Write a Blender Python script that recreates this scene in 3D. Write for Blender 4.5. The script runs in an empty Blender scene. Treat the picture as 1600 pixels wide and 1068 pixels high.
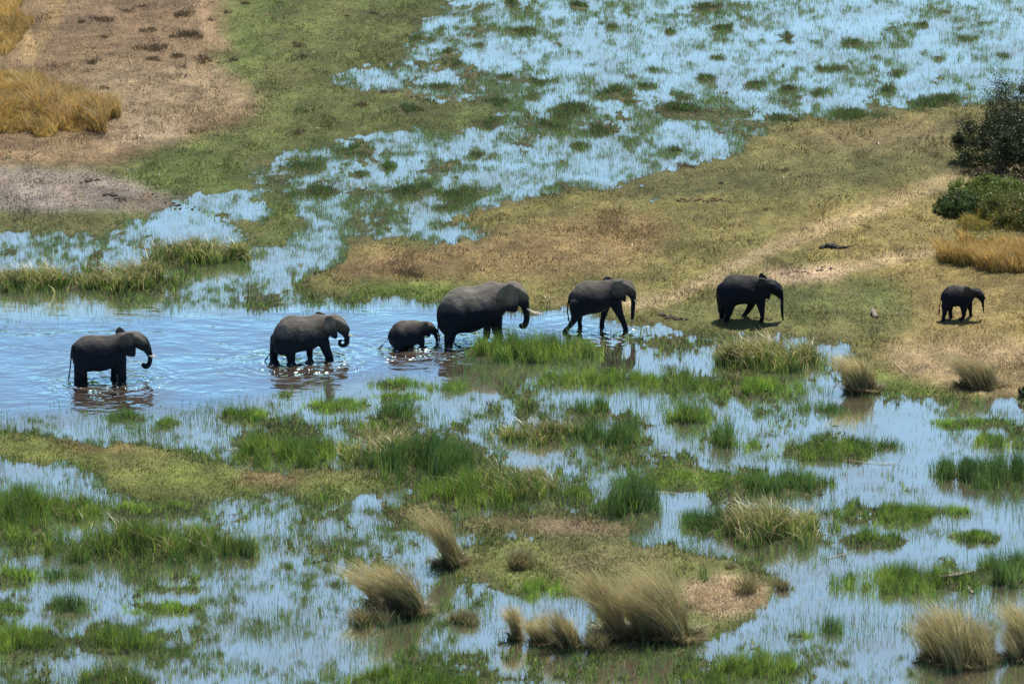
import bpy, bmesh, math, random
import numpy as np
from mathutils import Vector, Matrix

random.seed(7)
RNG = np.random.default_rng(7)
S = bpy.context.scene
COL = S.collection
R = math.radians

# ------------------------------------------------------------------ camera
PITCH = R(17.0); DIST = 220.0; LENS = 195.0
CT, ST = math.cos(PITCH), math.sin(PITCH)
CAMP = np.array([0.0, -DIST * CT, DIST * ST])
FPX = LENS / 36.0 * 1600.0
cd = bpy.data.cameras.new('camera'); cam = bpy.data.objects.new('camera', cd); COL.objects.link(cam)
cam.location = CAMP.tolist(); cam.rotation_euler = (math.pi / 2 - PITCH, 0, 0)
cd.lens = LENS; cd.sensor_width = 36.0; cd.clip_start = 1.0; cd.clip_end = 20000
cd.dof.use_dof = True; cd.dof.focus_distance = 216.0; cd.dof.aperture_fstop = 1.3
S.camera = cam
# ------------------------------------------------------------------ light
SUN_EL = R(63.0); SUN_AZ = R(22.0)          # azimuth from +Y (away from camera) towards +X
w = bpy.data.worlds.new("World"); S.world = w; w.use_nodes = True
nt = w.node_tree; nt.nodes.clear()
sky = nt.nodes.new('ShaderNodeTexSky'); sky.sky_type = 'NISHITA'; sky.sun_disc = False
sky.sun_elevation = SUN_EL; sky.sun_rotation = SUN_AZ
sky.air_density = 1.0; sky.dust_density = 0.9; sky.ozone_density = 1.6; sky.altitude = 900
bg = nt.nodes.new('ShaderNodeBackground'); bg.inputs[1].default_value = 0.088
wo = nt.nodes.new('ShaderNodeOutputWorld')
nt.links.new(sky.outputs[0], bg.inputs[0]); nt.links.new(bg.outputs[0], wo.inputs[0])
sl = bpy.data.lights.new('sun', 'SUN'); sl.energy = 4.8; sl.angle = R(0.5); sl.color = (1.0, 0.95, 0.86)
so = bpy.data.objects.new('sun', sl); COL.objects.link(so)
sdir = Vector((math.sin(SUN_AZ) * math.cos(SUN_EL), math.cos(SUN_AZ) * math.cos(SUN_EL), math.sin(SUN_EL)))
so.rotation_euler = sdir.to_track_quat('Z', 'Y').to_euler(); so.location = (sdir * 60).to_tuple()
S.view_settings.view_transform = 'Standard'; S.view_settings.look = 'None'
S.view_settings.gamma = 1.0; S.view_settings.use_curve_mapping = False
S.view_settings.exposure = 1.02

# ------------------------------------------------------------------ map helpers
def P(u, v, z=0.0):
    """ground point seen at photograph pixel (u, v)"""
    u = np.asarray(u, float); v = np.asarray(v, float)
    dx = (u - 800); dy = FPX * CT + (534 - v) * ST; dz = -FPX * ST + (534 - v) * CT
    t = (z - CAMP[2]) / dz
    return dx * t, CAMP[1] + dy * t
def UV(x, y):
    dy = y - CAMP[1]; dz = -CAMP[2]
    f = dy * CT - dz * ST; up = dy * ST + dz * CT
    return 800 + FPX * x / f, 534 - FPX * up / f
def ppm(v):
    x, y = P(800, v); return FPX / ((float(y) - CAMP[1]) * CT + CAMP[2] * ST)
_perm = np.random.default_rng(3).random((256, 256)).astype(np.float32)
def vnoise(x, y, s=0):
    x = np.asarray(x, float) + s * 37.7; y = np.asarray(y, float) + s * 91.3
    xi = np.floor(x).astype(int); yi = np.floor(y).astype(int)
    fx = x - xi; fy = y - yi; fx = fx * fx * (3 - 2 * fx); fy = fy * fy * (3 - 2 * fy)
    g = lambda a, b: _perm[a & 255, b & 255]
    return (g(xi, yi) * (1 - fx) + g(xi + 1, yi) * fx) * (1 - fy) + (g(xi, yi + 1) * (1 - fx) + g(xi + 1, yi + 1) * fx) * fy
def fbm(x, y, s=0, o=4):
    r = 0; a = 1; t = 0
    for i in range(o):
        r = r + a * vnoise(x * 2 ** i, y * 2 ** i, s + i * 5); t += a; a *= 0.55
    return r / t            # ~0..1, mean .5
Q = 4                       # raster cell of the layout maps, photograph pixels
U0, V0 = -80, -60
GW, GH = (1600 + 160) // Q, (1068 + 120) // Q
gu, gv = np.meshgrid(U0 + (np.arange(GW) + .5) * Q, V0 + (np.arange(GH) + .5) * Q)
def inpoly(pts, a=gu, b=gv):
    m = np.zeros(a.shape, bool); n = len(pts)
    for i in range(n):
        x1, y1 = pts[i]; x2, y2 = pts[(i + 1) % n]
        if y1 == y2: continue
        c = ((y1 > b) != (y2 > b)) & (a < (x2 - x1) * (b - y1) / (y2 - y1) + x1)
        m ^= c
    return m
def blur(m, ru, rv, n=2):
    m = m.astype(float)
    for _ in range(n):
        for ax, r in ((1, ru), (0, rv)):
            k = max(1, int(round(r / Q)))
            pad = [(0, 0), (0, 0)]; pad[ax] = (k, k)
            c = np.cumsum(np.pad(m, pad, mode='edge'), axis=ax)
            z = np.zeros_like(np.take(c, [0], axis=ax)); c = np.concatenate([z, c], axis=ax)
            L = m.shape[ax]; wd = 2 * k + 1
            m = (np.take(c, range(wd, wd + L), axis=ax) - np.take(c, range(0, L), axis=ax)) / wd
    return m
def sample(m, u, v):
    a = np.clip((u - U0) / Q - .5, 0, GW - 1.001); b = np.clip((v - V0) / Q - .5, 0, GH - 1.001)
    i = a.astype(int); j = b.astype(int); fa = a - i; fb = b - j
    if m.ndim == 3: fa = fa[..., None]; fb = fb[..., None]
    return (m[j, i] * (1 - fa) + m[j, i + 1] * fa) * (1 - fb) + (m[j + 1, i] * (1 - fa) + m[j + 1, i + 1] * fa) * fb

# ------------------------------------------------------------------ the lie of the land
LAND_NW = [(-80,-60),(700,-60),(690,0),(650,40),(640,70),(620,98),(560,112),(490,120),(560,136),(640,140),(650,165),(760,168),(775,190),(720,200),(640,208),(560,212),(480,228),(440,245),(385,252),(395,285),(425,300),(470,325),(480,350),(450,385),(390,385),(350,350),(300,352),(190,362),(120,366),(-80,366)]
INLET = [(180,352),(240,328),(320,308),(385,298),(430,318),(420,352),(340,340),(290,352),(225,362)]
LAND_E = [(1680,160),(1500,168),(1380,180),(1250,188),(1190,212),(1150,245),(1080,262),(980,286),(870,303),(760,322),(700,345),(720,358),(800,366),(740,380),(640,372),(530,384),(540,400),(510,425),(465,452),(560,462),(650,464),(720,474),(840,488),(900,492),(985,500),(1000,514),(1060,512),(1130,522),(1250,526),(1320,540),(1345,575),(1330,600),(1390,610),(1460,618),(1680,636)]
LAND_SW = [(-80,676),(120,684),(240,700),(320,728),(440,738),(560,742),(605,762),(540,776),(440,768),(330,776),(230,790),(180,760),(120,728),(-80,706)]
ISLE_S = [(690,872),(760,850),(860,842),(980,846),(1080,862),(1180,884),(1242,912),(1215,950),(1130,985),(1095,1012),(960,1024),(930,1000),(925,950),(860,925),(770,908),(700,892)]
ISLE_T = [(560,800),(640,792),(720,815),(800,806),(900,810),(1000,826),(1010,838),(900,842),(800,836),(700,830)]
MARSH = [([(700,540),(1000,515),(1330,560),(1340,620),(1500,640),(1680,650),(1680,800),(1000,820),(600,800),(360,700),(560,640),(700,600)], .36),
         ([(1000,520),(1120,525),(1120,545),(1000,550)], .47),
         ([(360,660),(620,650),(780,700),(900,760),(860,800),(640,790),(600,740),(380,730)], .55),
         ([(600,100),(700,90),(1000,150),(1150,170),(1150,200),(900,210),(640,170)], .41),
         ([(560,215),(760,205),(860,230),(640,300),(420,300),(400,262)], .34),
         ([(640,0),(760,0),(760,60),(640,90)], .44),
         ([(560,330),(860,300),(760,380),(540,384)], .40),
         ([(1000,560),(1290,570),(1280,625),(1000,620)], .48),
         ([(0,450),(460,440),(560,470),(440,490),(0,490)], .40),
         ([(0,366),(180,366),(300,360),(420,400),(300,420),(0,400)], .37),
         ([(-80,780),(420,770),(560,780),(700,830),(640,900),(300,900),(-80,900)], .29),
         ([(-80,900),(560,900),(520,1128),(-80,1128)], .31),
         ([(600,1000),(1000,1030),(1300,1000),(1420,1128),(600,1128)], .36),
         ([(1300,640),(1440,650),(1400,740),(1300,740)], .20),
         ([(1320,760),(1420,690),(1500,800),(1330,800)], .26),
         ([(1000,150),(1500,120),(1400,185),(1180,215)], .30)]
POOLS = [([(985,560),(1120,545),(1120,570),(1000,572)], .0), ([(780,690),(850,705),(890,745),(830,740)], .05),
         ([(880,610),(1020,620),(1020,640),(900,632)], .05), ([(1380,640),(1460,640),(1450,760),(1600,790),(1500,800),(1380,720),(1340,680)], .0),
         ([(1230,880),(1300,870),(1600,830),(1600,860),(1330,890),(1280,950),(1215,985)], .1),
         ([(985,770),(1070,775),(1060,810),(1030,800)], .05), ([(1000,672),(1070,672),(1060,712),(1000,700)], .05)]
CHAN = [(-80,500),(200,490),(440,486),(600,478),(720,478),(880,492),(990,502),(985,518),(850,530),(740,545),(720,590),(560,590),(440,610),(320,640),(180,640),(-80,660)]
# small sedge islets in the far flood meadow: (u, v, half width, half height)
ISLETS = [(815,50,26,4),(688,45,10,6),(710,100,14,5),(700,83,9,4),(1105,12,22,3),(1045,50,14,3),(960,42,9,3),(1030,108,22,3),(1120,90,14,3),
 (965,145,28,5),(1065,150,22,5),(1060,172,36,8),(890,172,38,8),(940,205,26,5),(830,150,24,4),(780,160,20,4),(1100,122,20,3),(1180,133,18,3),(1300,108,26,4),
 (1405,114,15,4),(1570,86,13,4),(1230,58,12,3),(990,118,18,3),(905,8,14,5),(800,5,12,3),(1285,145,20,4),(1230,140,16,3),(1220,185,26,4),(1340,180,40,6),
 (1450,160,34,5),(1390,140,20,4),(1480,155,30,4),(640,175,26,4),(850,128,26,3),(1010,135,18,3),(610,258,14,4),(560,235,26,4),(640,300,36,5),(480,262,30,5),
 (720,305,40,4),(905,228,16,3),(1055,234,14,3),(860,195,26,4),(560,272,16,3),(745,242,12,3),(495,300,34,6),(700,325,26,4),(1330,68,18,3),(1130,45,18,3),(920,100,12,3),
 (760,195,24,3),(985,160,16,3),(750,70,14,4),(650,60,24,4),(690,135,24,3),(790,120,18,3),(1510,60,16,3),(1440,40,14,3)]

# every tall clump: u, v of its foot, half width, half depth (pixels), height px, style, lean, label
CL = [
 (72,446,82,12,40,'mixed',-.1,'broad reed bank at the left picture edge with pale seed heads above green stems'),
 (205,444,72,12,42,'mixed',-.1,'reed bank with tall straw coloured tops joined to the one at the left edge'),
 (308,404,84,12,36,'mixed',-.1,'straw topped reed clump behind and right of the two long reed banks'),
 (607,264,13,4,15,'rush',0,'lone round dark green tuft in the far shallows'),
 (838,554,102,14,42,'rushy',-.1,'dense green rush bed right in front of the tusked cow elephant'),
 (1205,566,80,14,44,'mixed',-.15,'reed clump with bent straw stems before the elephant lowering its trunk'),
 (1348,612,34,7,66,'tussock',-.45,'tall wind blown grass tussock at the water edge below the rightmost elephant'),
 (1532,606,46,8,46,'tussock',-.5,'dark dome of wind blown grass on straw litter at the right edge'),
 (380,652,34,8,22,'rushy',0,'small round green tussock with a brown crown in open water'),
 (266,662,22,5,13,'rushy',0,'small low grass tuft left of the round brown crowned tussock'),
 (196,654,28,6,15,'rush',0,'sparse low tuft in the water below the leftmost elephant'),
 (450,618,24,4,9,'low',0,'tiny bright green cushion below the second elephant'),
 (625,602,52,6,16,'bright',0,'bright grass strip in the water below the calf'),
 (628,622,48,5,12,'bright',0,'second thin grass strip just below the bright one under the calf'),
 (528,634,52,7,18,'bright',0,'green patch with short upright blades below and right of the second elephant'),
 (622,652,28,8,34,'rush',.1,'fan of tall dark rushes standing in blue water at mid picture'),
 (575,672,44,6,15,'bright',0,'low green mat left of the fan of tall dark rushes'),
 (705,606,34,6,18,'bright',0,'short green grass strip below the tusked cow elephant'),
 (462,712,92,17,34,'rushy',-.1,'long grass bank with scattered brown stems, left half of the middle marsh'),
 (600,706,70,18,38,'mixed',-.1,'grass bank with pale tangled stems in the centre of the marsh'),
 (668,728,88,24,46,'rush',.1,'largest dark green rush bed in the middle marsh'),
 (750,772,96,20,42,'rushy',-.1,'lush green bank with fallen straw just below the largest rush bed'),
 (808,764,64,18,46,'mixed',-.2,'bank of bent straw blades right of the lush green bank'),
 (916,642,32,6,28,'rush',0,'compact dark rush tuft standing alone in a pale pool'),
 (846,684,60,10,32,'mixed',-.15,'rush clump with crossed pale stems left of the alone pool tuft'),
 (958,690,60,11,36,'rush',0,'row of thin dark upright rushes at the centre right'),
 (1086,656,44,8,34,'rushy',0,'dense green rush tuft with spreading blades at centre right'),
 (1122,690,36,8,44,'rush',0,'tall dark upright rushes below the spreading rush tuft'),
 (1182,696,34,6,20,'bright',0,'short green tuft right of the tall dark rushes'),
 (1285,706,70,12,26,'rushy',0,'ragged green island with a few tall blades left of the open blue pool'),
 (1350,698,52,10,18,'rush',.1,'dark grass spit reaching into the open blue pool'),
 (986,796,48,14,58,'rush',0,'tall dark rush clump standing in the water above the brown strip'),
 (904,778,30,7,22,'rushy',0,'small green tuft left of the tall dark rush clump'),
 (1070,748,104,16,9,'low',0,'flat mossy bright green island at centre right'),
 (1210,762,92,12,26,'rush',0,'long dark rush strip right of the flat mossy island'),
 (1120,820,64,13,28,'rush',-.1,'grey green rush fringe left of the big straw streaked clump'),
 (1205,838,76,16,56,'mixed',-.15,'big green clump streaked with straw blades above the bottom island'),
 (930,596,96,12,24,'rushy',0,'thick low rush mat below the rush bed of the tusked cow'),
 (1062,604,64,11,24,'rushy',0,'rush mat at the foot of the narrow blue pool'),
 (1190,612,76,10,22,'bright',0,'light green grass mat below the reed clump with bent straw stems'),
 (1290,640,34,6,16,'rush',0,'small dark tufts left of the tall tussock at the water edge'),
 (1500,740,42,11,34,'rush',0,'rounded dark rush clump at the left end of the right hand bed'),
 (1562,748,56,14,40,'rush',0,'dark rush bed running out of the right edge at mid height'),
 (1512,662,58,6,14,'bright',0,'short grass patch in the pool under the dome of grass'),
 (1566,694,46,9,24,'rushy',0,'grass patch at the right edge above the dark rush bed'),
 (1384,806,76,13,24,'rushy',0,'loose green rush patch right of the big straw streaked clump'),
 (1366,846,52,9,20,'rushy',0,'low clump in the blue water left of the small brown edged clump'),
 (1522,840,42,7,16,'rushy',0,'small brown edged grass clump in the pool at the right'),
 (1480,800,40,6,16,'bright',0,'sparse grass patch above the small brown edged clump'),
 (1418,912,108,16,34,'rushy',-.05,'long bright rush bank that carries the dead branch'),
 (1582,898,50,18,46,'rush',-.1,'tall dark rush clump at the right edge beside the dead branch'),
 (1500,1032,66,16,84,'tussock',-.28,'large straw coloured wind combed tussock in the bottom right corner'),
 (1604,1024,36,14,84,'tussock',-.3,'tussock cut by the right picture edge in the bottom corner'),
 (1190,1046,60,13,34,'rushy',0,'round lush green clump at the bottom right of centre'),
 (1300,984,16,4,32,'rush',0,'little dark spiky tuft alone in the lower right water'),
 (1252,992,22,5,12,'bright',0,'little bright cushion beside the dark spiky tuft'),
 (1112,1064,44,9,18,'rushy',0,'low clump at the bottom edge left of the round lush clump'),
 (1012,1000,34,11,100,'tussock',-.42,'middle of the great wind blown tussocks on the bottom island'),
 (962,996,34,11,98,'tussock',-.4,'left of the great wind blown tussocks on the bottom island'),
 (1066,1000,36,11,104,'tussock',-.55,'right of the great wind blown tussocks on the bottom island'),
 (1036,972,30,8,86,'tussock',-.5,'rear tussock behind the great ones on the bottom island'),
 (888,1012,26,8,58,'tussock',-.55,'brown footed tussock leaning left, second left of the great ones'),
 (848,1006,24,7,50,'tussock',-.4,'brown footed tussock between the thin leaning one and the second left'),
 (806,998,12,4,62,'tussock',-.35,'thin leaning straw tussock, outermost left of the bottom island row'),
 (934,1014,14,5,36,'dry',-.1,'small brown tuft at the left foot of the great tussocks'),
 (704,884,30,7,82,'tussock',-.6,'slender straw tussock bent left at the tip of the bottom island'),
 (812,888,18,5,40,'dry',0,'small upright brown tuft on the turf of the bottom island'),
 (594,946,24,7,70,'tussock',-.62,'left arch of the three arching tussocks in the lower water'),
 (622,954,22,7,78,'tussock',-.5,'middle arch of the three arching tussocks in the lower water'),
 (652,962,20,7,82,'tussock',-.5,'right arch of the three arching tussocks in the lower water'),
 (584,974,34,7,34,'dry',-.3,'low rusty tuft in front of the three arching tussocks'),
 (722,972,22,5,26,'dry',0,'small brown rush tuft alone right of the arching tussocks'),
 (1100,908,18,5,44,'rush',-.2,'thin grey green tuft behind the straw litter'),
 (1176,928,20,5,44,'dry',-.1,'grey tuft standing at the right side of the straw litter'),
 (1226,920,18,4,20,'dry',0,'low brown tuft at the right tip of the bottom island'),
 (1136,890,12,3,16,'dry',0,'tiny brown tuft on the turf behind the straw litter'),
 (232,858,165,20,56,'mixed2',-.08,'large green reed island with a few straw plumes at the lower left'),
 (28,808,62,30,46,'rushy',0,'green reed bank cut by the left edge beside the large reed island'),
 (122,800,52,16,36,'mixed2',-.1,'pale tipped reeds filling the gap behind the large reed island'),
 (44,1006,58,16,32,'rushy',0,'green clump at the left edge near the bottom'),
 (186,1008,56,13,30,'rushy',0,'green clump right of the lower left edge clump'),
 (190,1064,66,10,40,'mixed2',-.1,'straw plumed clump at the bottom edge on the left'),
 (108,950,44,8,28,'rush',0,'dark tuft above the two lower left clumps'),
 (22,902,32,8,20,'bright',0,'low tuft at the left edge below the reed bank'),
 (98,902,34,7,22,'rush',0,'low dark tuft just below the large reed island on its left'),
 (250,950,62,8,15,'bright',0,'flat green patch in the water under the large reed island'),
 (278,922,44,6,12,'bright',0,'thin green patch between the flat one and the large reed island'),
 (20,952,32,6,16,'bright',0,'thin green strip at the left edge between two clumps'),
 (640,1068,120,14,30,'rushy',0,'long green and brown bank along the bottom edge'),
 (840,922,54,11,22,'bright',0,'green fringe on the left shore of the bottom island'),
 (780,1060,30,5,14,'bright',0,'small patch right of the long bottom bank'),
 (200,800,110,9,14,'low',0,'mossy hump behind the large reed island'),
]

L = np.full(gu.shape, .16)
for p in (LAND_NW, LAND_E, LAND_SW, ISLE_S, ISLE_T): L[inpoly(p)] = .95
for p, a in MARSH:
    m = inpoly(p) & (L < .9); L[m] = np.maximum(L[m], a)
L[inpoly(INLET)] = .25
for p, a in POOLS: L[inpoly(p)] = a
L[inpoly(CHAN) & (L < .9)] = -.15
L = blur(L, 18, 8)
for (u, v, a, b) in ISLETS:
    d = ((gu - u) / a) ** 2 + ((gv - v) / (b + 1)) ** 2
    L = np.maximum(L, .62 * np.clip(1.7 - d, 0, 1) ** .7)
for c in CL:
    u, v, a, b = c[:4]
    d = ((gu - u) / (a * .95)) ** 2 + ((gv - v) / (b * 1.05)) ** 2
    L = np.maximum(L, .64 * np.clip(1.7 - d, 0, 1) ** .6)
def hfield(x, y, u=None, v=None):
    if u is None: u, v = UV(x, y)
    b = sample(L, u, v)
    n = fbm(x * .55, y * .30, 1, 5) - .5
    n2 = fbm(x * 2.2, y * 1.3, 9, 4) - .5
    n3 = fbm(x * 7.0, y * 3.4, 13, 2) - .5
    h = (b - .5) + n * 1.15 * np.clip(1.25 - 1.1 * np.abs(b - .45), .1, 1) + n2 * .66 + n3 * .42
    z = np.where(h > 0, .15 * np.tanh(h * 1.6), .3 * np.tanh(h * 1.4))
    bumps = (fbm(x * 3.1, y * 3.1, 20, 3) - .5) * .11 * np.clip(h * 3, 0, 1)
    return z + bumps * (h > -.2), h

# ------------------------------------------------------------------ ground colours (albedo)
GREEN = (.068, .088, .024); BRIGHT = (.085, .135, .02); OLIVE = (.088, .082, .030); BROWN = (.17, .115, .062)
TAN = (.27, .19, .085); STRAW = (.40, .29, .155); MUDG = (.20, .17, .145); PATH = (.40, .30, .175); GOLD = (.25, .17, .055)
MUD = (.06, .048, .035); PINK = (.34, .25, .16)
C = np.zeros(gu.shape + (3,)); C[:] = (.050, .062, .024)
def wash(poly, col, a=1.0, ru=10, rv=6):
    m = blur(inpoly(poly), ru, rv)[..., None] * a
    C[:] = C * (1 - m) + np.array(col) * m
def line(pts, wd, col, a=1.0):
    d = np.full(gu.shape, 1e9)
    for (x1, y1), (x2, y2) in zip(pts, pts[1:]):
        t = np.clip(((gu - x1) * (x2 - x1) + (gv - y1) * (y2 - y1)) / ((x2 - x1) ** 2 + (y2 - y1) ** 2 + 1e-6), 0, 1)
        d = np.minimum(d, np.hypot(gu - x1 - t * (x2 - x1), (gv - y1 - t * (y2 - y1)) * 1.6))
    m = (np.clip(1.4 - d / wd, 0, 1) ** 1.2)[..., None] * a
    C[:] = C * (1 - m) + np.array(col) * m
wash(LAND_NW, (.082, .108, .026)); wash([(380,90),(660,90),(760,190),(560,215),(380,250),(340,200)], OLIVE, .35, 24, 14)
wash([(430,0),(690,0),(640,90),(500,110),(400,60)], OLIVE, .4, 24, 14)
wash([(-80,-60),(345,-60),(350,60),(330,100),(400,165),(385,195),(300,218),(240,235),(190,262),(-80,268)], BROWN, 1, 18, 8)
wash([(60,0),(330,0),(320,70),(200,100),(90,80)], (.15,.10,.06), .6, 20, 10)
wash([(110,105),(330,100),(400,150),(380,190),(180,180)], (.23,.17,.10), .8, 16, 8)
wash([(180,170),(300,190),(270,225),(120,235),(190,205)], (.33,.25,.16), .8, 14, 5)
line([(40,60),(50,90),(70,60),(95,0)], 14, TAN, .7); line([(310,0),(330,60),(350,75)], 12, (.3,.2,.12), .8)
wash([(-80,225),(170,225),(160,262),(-80,262)], (.24,.165,.09), .8, 12, 5)
wash([(-80,262),(140,268),(200,285),(260,312),(330,316),(300,332),(180,330),(60,336),(-80,330)], MUDG, 1, 10, 4)
wash([(140,296),(320,312),(320,330),(150,322)], (.10,.085,.075), .7, 8, 3)
wash([(-80,335),(200,336),(210,362),(-80,366)], OLIVE, .7, 12, 5)
wash(LAND_E, (.145,.13,.04)); 
wash([(560,400),(700,372),(1000,330),(1060,360),(1000,420),(860,440),(700,430),(560,440)], (.20,.135,.06), .8, 26, 10)
wash([(520,415),(640,400),(640,425),(520,440)], (.17,.11,.055), .7, 14, 5)
wash([(560,440),(700,448),(780,462),(660,470),(560,466)], BRIGHT, .8, 14, 5)
wash([(600,372),(800,365),(640,395)], GREEN, .8, 14, 5)
wash([(1080,260),(1500,190),(1500,270),(1340,300),(1180,310),(980,320),(960,292)], (.10,.10,.036), .8, 18, 8)
wash([(1180,210),(1500,180),(1480,240),(1300,240)], (.16,.12,.06), .6, 22, 8)
wash([(1240,345),(1420,300),(1480,330),(1480,440),(1300,420)], (.23,.18,.062), .8, 22, 9)
wash([(1380,420),(1680,400),(1680,560),(1540,560),(1420,540),(1400,470)], (.22,.165,.06), .8, 22, 9)
wash([(1180,445),(1400,440),(1440,500),(1380,540),(1100,505),(1010,500)], (.085,.105,.03), .8, 18, 7)
wash([(1380,540),(1560,535),(1680,540),(1680,600),(1580,622),(1480,606),(1400,580)], (.34,.25,.135), .9, 16, 6)
wash([(1330,560),(1400,590),(1500,618),(1380,620)], BRIGHT, .7, 12, 5)
line([(985,478),(1050,468),(1110,440),(1160,412),(1220,385),(1330,345),(1420,310),(1500,272)], 17, PATH, .6)
line([(1220,385),(1330,335),(1500,285)], 22, (.33,.25,.12), .5)
line([(1130,448),(1240,436),(1310,424),(1390,408),(1450,398)], 15, PATH, .65)
line([(990,474),(940,478),(860,470)], 6, (.26,.2,.11), .5)
wash([(1190,425),(1320,420),(1310,440),(1200,444)], (.42,.30,.20), .8, 8, 3)
wash(LAND_SW, (.115,.135,.03)); wash([(60,690),(200,692),(260,715),(120,712)], (.17,.13,.05), .7, 16, 5)
wash([(380,735),(470,742),(460,765),(370,758)], (.17,.12,.06), .8, 12, 5)
wash(ISLE_S, (.125,.14,.04)); wash([(860,860),(1000,855),(1060,880),(900,900)], (.15,.125,.06), .7, 14, 6)
wash([(1065,915),(1130,900),(1200,915),(1190,955),(1120,970),(1075,950)], PINK, 1, 8, 4)
wash(ISLE_T, (.12,.105,.04)); wash([(820,815),(960,820),(990,834),(860,835)], (.16,.12,.075), .9, 10, 3)
wash([(1040,735),(1150,740),(1140,765),(1010,755)], BRIGHT, 1, 12, 5)
wash([(470,760),(620,765),(600,775),(480,775)], BRIGHT, .6)
for (u, v, a, b) in ISLETS:
    m = np.clip(1.8 - ((gu - u) / a) ** 2 - ((gv - v) / (b + 1)) ** 2, 0, 1)[..., None] * .8
    C[:] = C * (1 - m) + np.array([(.06,.075,.03),(.085,.07,.04),(.07,.08,.03)][int(u) % 3]) * m
C *= .74
C = np.stack([blur(C[..., k], 4, 3, 1) for k in range(3)], -1)

# ------------------------------------------------------------------ materials
def newmat(name):
    m = bpy.data.materials.new(name); m.use_nodes = True; m.node_tree.nodes.clear(); return m, m.node_tree
def N(nt, t, **k):
    n = nt.nodes.new(t)
    for a, b in k.items(): setattr(n, a, b)
    return n
def principled(name, col, rough=.8, spec=.3, scale=8, var=.35, bump=.3, bscale=None, coords='Object'):
    m, t = newmat(name)
    o = N(t, 'ShaderNodeOutputMaterial'); p = N(t, 'ShaderNodeBsdfPrincipled')
    tc = N(t, 'ShaderNodeTexCoord'); no = N(t, 'ShaderNodeTexNoise'); no.inputs['Scale'].default_value = scale; no.inputs['Detail'].default_value = 6
    mx = N(t, 'ShaderNodeMix', data_type='RGBA'); c = np.array(col)
    mx.inputs[6].default_value = tuple(c * (1 - var)) + (1,); mx.inputs[7].default_value = tuple(np.minimum(c * (1 + var), 1)) + (1,)
    mr = N(t, 'ShaderNodeMapRange'); mr.inputs[1].default_value = .3; mr.inputs[2].default_value = .7
    b = N(t, 'ShaderNodeBump'); b.inputs['Strength'].default_value = bump; b.inputs['Distance'].default_value = .05
    n2 = N(t, 'ShaderNodeTexNoise'); n2.inputs['Scale'].default_value = bscale or scale * 3; n2.inputs['Detail'].default_value = 5
    l = t.links.new
    l(tc.outputs[coords], no.inputs['Vector']); l(tc.outputs[coords], n2.inputs['Vector'])
    l(no.outputs['Fac'], mr.inputs[0]); l(mr.outputs[0], mx.inputs[0]); l(mx.outputs[2], p.inputs['Base Color'])
    l(n2.outputs['Fac'], b.inputs['Height']); l(b.outputs[0], p.inputs['Normal']); l(p.outputs[0], o.inputs[0])
    p.inputs['Roughness'].default_value = rough; p.inputs['Specular IOR Level'].default_value = spec
    return m
# grass blades: colour of each blade from its attribute, thin and slightly see-through
def blademat(name, trans=.45, gloss=.10):
    m, t = newmat(name); l = t.links.new
    o = N(t, 'ShaderNodeOutputMaterial'); a = N(t, 'ShaderNodeAttribute', attribute_name='Col')
    d = N(t, 'ShaderNodeBsdfDiffuse'); tr = N(t, 'ShaderNodeBsdfTranslucent'); g = N(t, 'ShaderNodeBsdfGlossy')
    g.inputs['Roughness'].default_value = .45; g.inputs['Color'].default_value = (.8, .85, .8, 1)
    x = N(t, 'ShaderNodeMixShader'); x.inputs[0].default_value = trans; y = N(t, 'ShaderNodeMixShader'); y.inputs[0].default_value = gloss
    no = N(t, 'ShaderNodeTexNoise'); no.inputs['Scale'].default_value = 3; no.inputs['Detail'].default_value = 3
    tc = N(t, 'ShaderNodeTexCoord'); l(tc.outputs['Object'], no.inputs['Vector'])
    mr = N(t, 'ShaderNodeMapRange'); mr.inputs[1].default_value = .3; mr.inputs[2].default_value = .7; mr.inputs[3].default_value = .75; mr.inputs[4].default_value = 1.25
    vm = N(t, 'ShaderNodeVectorMath', operation='SCALE'); l(no.outputs['Fac'], mr.inputs[0]); l(a.outputs['Color'], vm.inputs[0]); l(mr.outputs[0], vm.inputs['Scale'])
    l(vm.outputs[0], d.inputs[0]); l(vm.outputs[0], tr.inputs[0]); l(d.outputs[0], x.inputs[1]); l(tr.outputs[0], x.inputs[2])
    l(x.outputs[0], y.inputs[1]); l(g.outputs[0], y.inputs[2]); l(y.outputs[0], o.inputs[0]); return m
M_BLADE = blademat('grass_blades', .45, .05); M_LEAF = blademat('bush_leaves', .3, .025)
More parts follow.
